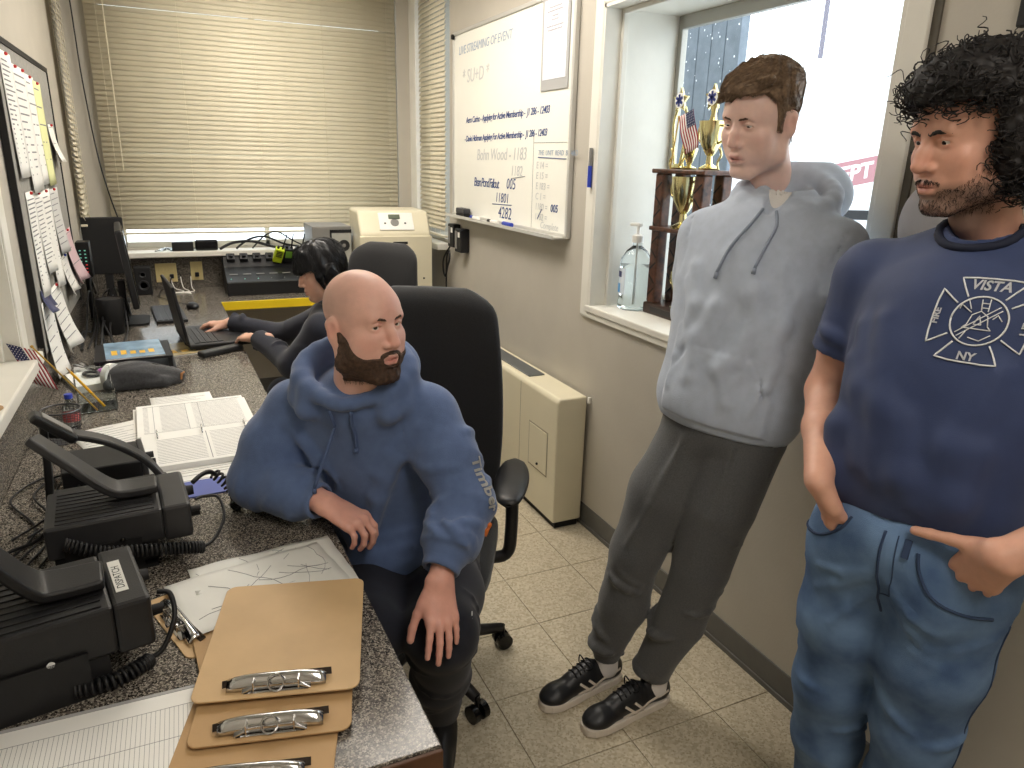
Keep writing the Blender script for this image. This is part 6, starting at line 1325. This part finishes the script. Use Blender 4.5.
# ================================================================ teenager at the laptop
def make_T():
    root = person('dark-haired teenager in a navy sweatshirt typing on the laptop', (.62, 3.10, 0)); L0 = np.array(root.location); P = lambda x, y, z: np.array((x, y, z), float); SK = (214,168,146)
    f = nrm((-.93,.36,0)); B = basis(f); r, up = B[:,0], B[:,2]
    head = P(.560,3.13,1.142); neck = P(.600,3.145,.985); shR = P(.600,3.295,.925); shL = P(.510,2.985,.925); chest = P(.605,3.14,.82); pel = P(.72,3.22,.53)
    elR = P(.42,3.48,.80); wrR = P(.20,3.66,.835); elL = P(.40,3.05,.765); wrL = P(.292,3.31,.835)
    F = Field((.14,2.84,.48), (.98,3.76,1.06), .0075); F.ell(chest, (.175,.115,.18), B, k=0); F.ell((chest+pel)/2, (.17,.13,.18), B, k=.05); F.cap(shR, shL, .062, k=.05); F.cap(neck-up*.02, chest, .062, .1, k=.05)
    F.chain([shR, elR], [.062,.054], k=.03); F.chain([elR, wrR], [.054,.040], k=.025); F.chain([shL, elL], [.062,.054], k=.03); F.chain([elL, wrL], [.054,.040], k=.025)
    F.ell(neck+up*.06+f*.01, (.060,.058,.07), B, k=.006, op='sub')
    for a, b, s in ((elR, wrR, 51), (elL, wrL, 52), (shR, elR, 53), (shL, elL, 54)): wrinkles(F, a, b, .056, .046, 5, s, .008, 1.6)
    for e, w in ((elR, wrR), (elL, wrL)): fcut(F, w-nrm(w-e)*.012, w-e, .08)
    soften(F, .002, 15); V, Fc = F.mesh(); sw = add('sweatshirt', (relax(V, Fc, 1, .4), Fc), mat('dark_navy_fleece', (27,30,44), .85, noise=.08, nscale=40, sheen=.2), root)
    q = fproj(F, np.array([chest+f*.12-r*.07+up*.06]), .001)[0]-L0; MB().ball(tuple(q), (.006,.006,.01), 8, 6).build('chest_logo', M_print, sw)
    knR = P(.40,3.42,.53); knL = P(.36,3.10,.53); G = Field((.22,2.92,.04), (.98,3.58,.70), .01); G.ell(pel, (.16,.14,.11), B, k=0)
    for h_, k_, a_ in ((pel+r*.08, knR, P(.46,3.44,.1)), (pel-r*.08, knL, P(.46,3.10,.1))):
        G.chain([h_, k_], [.09,.07], k=.03); G.chain([k_, a_], [.07,.055], k=.03)
        S = Field(a_-P(.22,.12,.10), a_+P(.12,.12,.06), .009); S.cap(P(a_[0]+.03,a_[1],.045), P(a_[0]-.13,a_[1]+.03,.04), .04, .034, k=0); V, Fc = S.mesh(); add('shoe', (V, Fc), M_black, root)
    V, Fc = G.mesh(); add('trousers', (V, Fc), M_navy, root)
    Hd = head_field(h=.003, jaw=.97, nose=.95, eye=.003); V, Fc = Hd.mesh(); BH = basis((-.955,-.05,-.26), (-.12,0,1)); MH = m44(BH, head, .93); parts = [(xf(V, MH), Fc, skin_cols(V, SK, .5))]; col = np.array(s2l(SK))
    for w, e, th, s in ((wrR, elR, -1, 1), (wrL, elL, 1, -1)):
        HF = Field(w-.16, w+.16, .004); yd = nrm(nrm(w-e)+P(-.35 if s == 1 else -.2,.0,-.0)); yd[2] = -.06; yd = nrm(yd); zz = nrm(up-yd*(up@yd)); xx = np.cross(yd, zz); HF.cap(w-yd*.07, w, .028, .026, k=.01); hand(HF, (np.stack([xx, yd, zz], 1), w), th=th, curl=(.3,.32,.34,.36), s=.95); V, Fc = HF.mesh(); parts.append((V, Fc, np.tile(col, (len(V),1))))
    K = Field((.18,2.86,.06), (.96,3.72,1.06), .015); K.ell(chest, (.12,.07,.15), B, k=0); K.ell(pel, (.11,.09,.08), B, k=.04); K.cap(chest, pel, .08, k=.03); K.cap(neck-up*.05, chest, .04, .07, k=.03); K.cap(shR, shL, .045, k=.03)
    for ch in ((shR,elR,elR*.5+wrR*.5), (shL,elL,elL*.5+wrL*.5)): K.chain(list(ch), [.034,.028,.024], k=.02)
    for h_, k_, a_ in ((pel+r*.08, knR, P(.46,3.44,.1)), (pel-r*.08, knL, P(.46,3.10,.1))): K.chain([h_, k_, a_], [.06,.05,.04], k=.02)
    V, Fc = K.mesh(); parts.append((V, Fc, np.tile(col, (len(V),1)))); V, Fc, C = join(parts); body = add('body', (V, Fc), M_skin, root, C); eyes(body, Matrix.Translation(-Vector(L0)) @ MH, (0,.95,-.3))
    Gh = Field((-.115,-.16,-.235), (.115,.145,.165), .003); Q = np.stack(np.broadcast_arrays(*Gh.full()), -1); X, Y, Z = Gh.full(); D0 = fsample(Hd, np.clip(Q, Hd.lo+.003, Hd.lo+Hd.h*(np.array(Hd.D.shape)-2)))
    hl = np.where(Y > .045, .038, np.where(Y > .015, .010, -.085)); Gh.D = np.maximum(D0-.022-.003*np.sin(X*150+4*np.sin(Z*30))*np.sin(Y*120), (hl-Z)*.6).astype(np.float32)
    for k in range(8): x = .06-.016*k; Gh.cap((x,.070,.115), (x+.006,.112-abs(x)*.35,.030+.012*(k%3)), .014, .006, k=.01)
    for s in (1, -1): Gh.chain([(s*.07,.04,.06), (s*.082,.035,.0), (s*.08,.028,-.05)], [.018,.014,.005], k=.012)
    V, Fc = Gh.mesh(); sel = np.random.RandomState(8).choice(np.where(V[:,2] > -.06)[0], 2200); sv, sf = strands(Gh, V[sel], lambda p: np.stack([p[:,0]*5, np.where(p[:,1] > 0, .5, -.4), -1+0*p[:,0]], 1), .05, 5, .0011, None, '', None, None, lift=.004, seed=9); VV, FF, _ = join([(V, Fc), (sv, sf)])
    add('hair', (xf(VV, MH), FF), mat('black_straight_hair', (20,19,22), .35), root)
make_T()
# ================================================================ on the window sill and the right wall
M_gold = mat('polished_gold', (216,204,150), .2, 1.); M_tw = mat('trophy_wood', (98,62,44), .35, rgb2=(40,26,20), nscale=38, detail=6)
tr_ = thing('trophy', 'tall tiered trophy with wooden columns, gold cups and star emblems', 'trophy', (1.815, 2.30, WZ0))
MB().box(-.075, .075, -.155, .155, 0, .045).build('base', mat('trophy_base', (52,36,28), .35), tr_, bevel=.006); MB().box(-.0765, -.0750, -.10, .10, .012, .034).build('plaque', mat('black_plaque', (26,24,24), .3), tr_)
for y in (-.12, .12):
    for x in (-.045, .045): 
        c = MB().box(x-.022, x+.022, y-.026, y+.026, .045, .555).build('column', M_tw, tr_, bevel=.006)
        for k in range(9): MB().cbox((x-.0225, y, .09+k*.052), (.002,.05,.006), (.7 if k % 2 else -.7,0,0)).build('inlay', M_blackm, c)
c = MB().box(-.022, .022, -.024, .028, .045, .335).build('column', M_tw, tr_, bevel=.006)
for k in range(6): MB().cbox((-.0225, .002, .08+k*.046), (.002,.05,.006), (.7 if k % 2 else -.7,0,0)).build('inlay', M_blackm, c)
MB().box(-.075, .075, -.155, .155, .335, .352).build('shelf', M_tw, tr_, bevel=.004); MB().box(-.078, .078, -.16, .16, .555, .572).build('shelf', M_tw, tr_, bevel=.004)
def cup(x, y, z, s, figure=False):
    g = MB().lathe([(.034*s,0), (.036*s,.006*s), (.012*s,.02*s), (.010*s,.045*s), (.018*s,.055*s), (.034*s,.085*s), (.043*s,.13*s), (.044*s,.155*s), (.041*s,.155*s), (.03*s,.1*s), (.001,.075*s)], 24, (x, y, z)); o = g.build('gold_cup', M_gold, tr_, smooth=True)
    for q in (-1, 1): MB().tube(bez([(x, y+q*.040*s, z+.14*s), (x, y+q*.066*s, z+.135*s), (x, y+q*.066*s, z+.1*s), (x, y+q*.034*s, z+.085*s)], 6), .004*s, 6).build('cup_handle', M_gold, o, smooth='full')
    return o
cup(-.03, .0, .352, 1.25); cup(0, -.085, .572, 1.1)
MB().lathe([(.03,0), (.032,.006), (.008,.016), (.022,.05), (.03,.075), (.012,.09)], 18, (-.0,.03,.572)).build('gold_figure', M_gold, tr_, smooth=True)
def star(y, z, s):
    P5 = [((.052 if k % 2 == 0 else .026)*s*math.cos(PI/2+k*PI/5), (.052 if k % 2 == 0 else .026)*s*math.sin(PI/2+k*PI/5)) for k in range(10)]
    m = MB(); m.M = frame((-.006, y, z), (0,-1,0), (0,0,1)); m.prism(P5, -.006, .006); o = m.build('gold_star', M_gold, tr_, bevel=.002)
    m = MB(); m.M = frame((-.0135, y, z), (0,-1,0), (0,0,1)); m.lathe([(.030*s,0), (.030*s,.002)], 24); m.build('medallion', M_white, o)
    m = MB(); m.M = frame((-.016, y, z), (0,-1,0), (0,0,1))
    for k in range(3): m.M = frame((-.016, y, z), (0,-1,0), (0,0,1)) @ Matrix.Rotation(k*PI/3, 4, 'Z'); m.box(-.0055*s, .0055*s, -.024*s, .024*s, 0, .0015)
    m.build('star_of_life', mat('emblem_blue', (40,52,120), .5), o)
star(.105, .572+.25, .9); star(-.085, .572+.25, .9)
for s in (-1, 1): MB().tube(bez([(0,.105+s*.014,.572), (0,.105+s*.03,.65), (0,.105+s*.042,.74), (0,.105+s*.02,.80)], 6), .006, 8).build('gold_stem', M_gold, tr_, smooth='full')
MB().lathe([(.028,0), (.03,.006), (.014,.02)], 18, (0,.105,.572)).build('gold_foot', M_gold, tr_, smooth=True); MB().lathe([(.016,0), (.010,.03), (.016,.065)], 16, (0,-.085,.572+.165)).build('gold_stem', M_gold, tr_, smooth=True)
for y in (.145, -.14, .065): MB().tube(bez([(0,y,.572), (0,y+.008,.60), (0,y-.008,.625), (0,y+.004,.65)], 5), .005, 6).build('gold_wing', M_gold, tr_, smooth='full')
cup(-.035, -.03, .045, .95)
flag('little american flag standing among the trophy cups', (1.775, 2.365, 1.79), (.05,-.28,-.95), (0,-.95,.30), .14, .085, .008, ((.0,.03,-.20), (0,.0,.0)))
sb = thing('sanitizer_bottle', 'large clear hand sanitizer pump bottle on the window sill', 'bottle', (1.745, 2.530, WZ0))
sb.scale = (1.08,1.08,1.08)
MB().lathe([(.056,0), (.062,.006), (.062,.03), (.059,.035), (.059,.075), (.062,.08), (.062,.17), (.058,.195), (.040,.225), (.018,.243), (.018,.258)], 32).build('bottle_body', M_clear, sb, smooth=True)
MB().lathe([(.054,.004), (.058,.01), (.057,.165), (.001,.166)], 28).build('gel', mat('clear_gel', (250,253,253), .05, trans=1., ior=1.2), sb, smooth=True)
MB().grid(lambda u, v: (-.0625*math.cos(-.75+1.1*u), .0625*math.sin(-.75+1.1*u)*-1, .06+.10*v), 10, 2).build('label', mat('sanitizer_label', (214,224,236), .4), sb, solid=.0006)
MB().grid(lambda u, v: (-.0632*math.cos(-.6+.5*u), .0632*math.sin(-.6+.5*u)*-1, .065+.035*v), 8, 2).build('label_mark', mat('sky_blue_print', (70,150,210), .4), sb, solid=.0004); MB().grid(lambda u, v: (-.0632*math.cos(-.6+.6*u), .0632*math.sin(-.6+.6*u)*-1, .125+.022*v), 8, 2).build('label_mark', mat('navy_print', (50,60,110), .4), sb, solid=.0004)
p = MB().lathe([(.022,.256), (.022,.282), (.012,.286), (.007,.288), (.007,.315)], 20).build('pump_collar', M_white, sb, smooth=True); MB().cbox((0,.016,.322), (.020,.066,.014), (-.06,0,0)).build('pump_head', M_white, p, bevel=.005, seg=3); MB().cyl((0,0,.02), (0,0,.256), .0035, n=8).build('dip_tube', M_white, sb)
o = MB().lathe([(.001,0), (.11,0), (.115,-.006), (.115,-.022), (.10,-.028), (.001,-.028)], 48, (XR-.001, 1.10, 1.50), 'x').build('wall_disc', mat('pale_disc', (226,226,234), .45), None, smooth=True); tag(o, 'pale round disc mounted on the wall beside the curly-haired man', 'disc')
pf = thing('wall_frame', 'black framed sign high on the wall near the big window', 'frame'); MB().box(XR-.02, XR-.001, .72, 1.035, 1.90, 2.35).build('frame', M_blackm, pf, bevel=.004); MB().box(XR-.022, XR-.0195, .745, 1.01, 1.925, 2.325).build('sheet', mat('grey_card', (120,128,140), .5), pf)
o = MB().tube(bez([(1.575,1.02,.02), (1.575,1.105,.031), (1.578,1.14,.083), (1.58,1.161,.154), (1.58,1.156,.22), (1.582,1.126,.277), (1.585,1.05,.30), (1.588,.98,.29)], 8), .004, 8).build('network_cable', mat('blue_cable', (52,92,190), .45), None, smooth='full'); tag(o, 'blue network cable curling up the wall behind the jeans', 'cable')
# ================================================================ outside: parked vehicle and pole
av = thing('ambulance', 'white fire department vehicle with red lettered band parked outside in the snow', 'vehicle', (6.0, 5.3, -.3), -.43)
M_vw = mat('vehicle_white', (232,234,236), .4); M_vr = mat('vehicle_red', (149,104,108), .5)
MB().box(-.5, 4.2, 0, 2.1, .55, 2.9).build('box_body', M_vw, av, bevel=.05, seg=3); MB().box(-2.0, -.5, .1, 2.0, .55, 1.9).build('cab', M_vw, av, bevel=.15, seg=3)
for x in (-1.3, 2.6): MB().lathe([(.2,-.02), (.42,-.02), (.42,.22), (.2,.22)], 28, (x,.05,.42), 'y').build('wheel', M_blackm, av, smooth=True)
m = MB(); m.M = Matrix.Translation((.0,-.004,1.86)) @ Matrix.Rotation(.22, 4, 'Y') @ Matrix.Rotation(-.44, 4, 'Y'); m.box(-.9, .9, -.004, .004, -.12, .12); m.build('red_band', M_vr, av)
text('lettering', 'FIRE DEPT', .20, mat('vehicle_letter', (214,206,206), .5), av, Matrix.Translation((-.60,-.010,1.66)) @ Matrix.Rotation(-.22, 4, 'Y') @ Matrix.Rotation(PI/2, 4, 'X'), .002, shear=.2, bold=.006)
MB().box(-.3, 1.5, -.05, .0, 1.44, 1.53).build('rub_rail', M_blackm, av); MB().box(-.45, 4.2, -.006, .0, 1.16, 1.20).build('red_stripe', mat('vehicle_stripe', (150,30,50), .5), av)
ut = thing('utility_pole', 'thin utility pole far outside beyond the big window', 'pole', (7.6, 7.35, -.3)); MB().cyl((0,0,0), (.0,0,6.), .035, .03, 10).build('pole', mat('pole_grey', (110,106,116), .8), ut); MB().cbox((0,0,2.15), (.7,.03,.03), (0,.1,-.4)).build('crossarm', mat('pole_grey', (110,106,116), .8), ut)
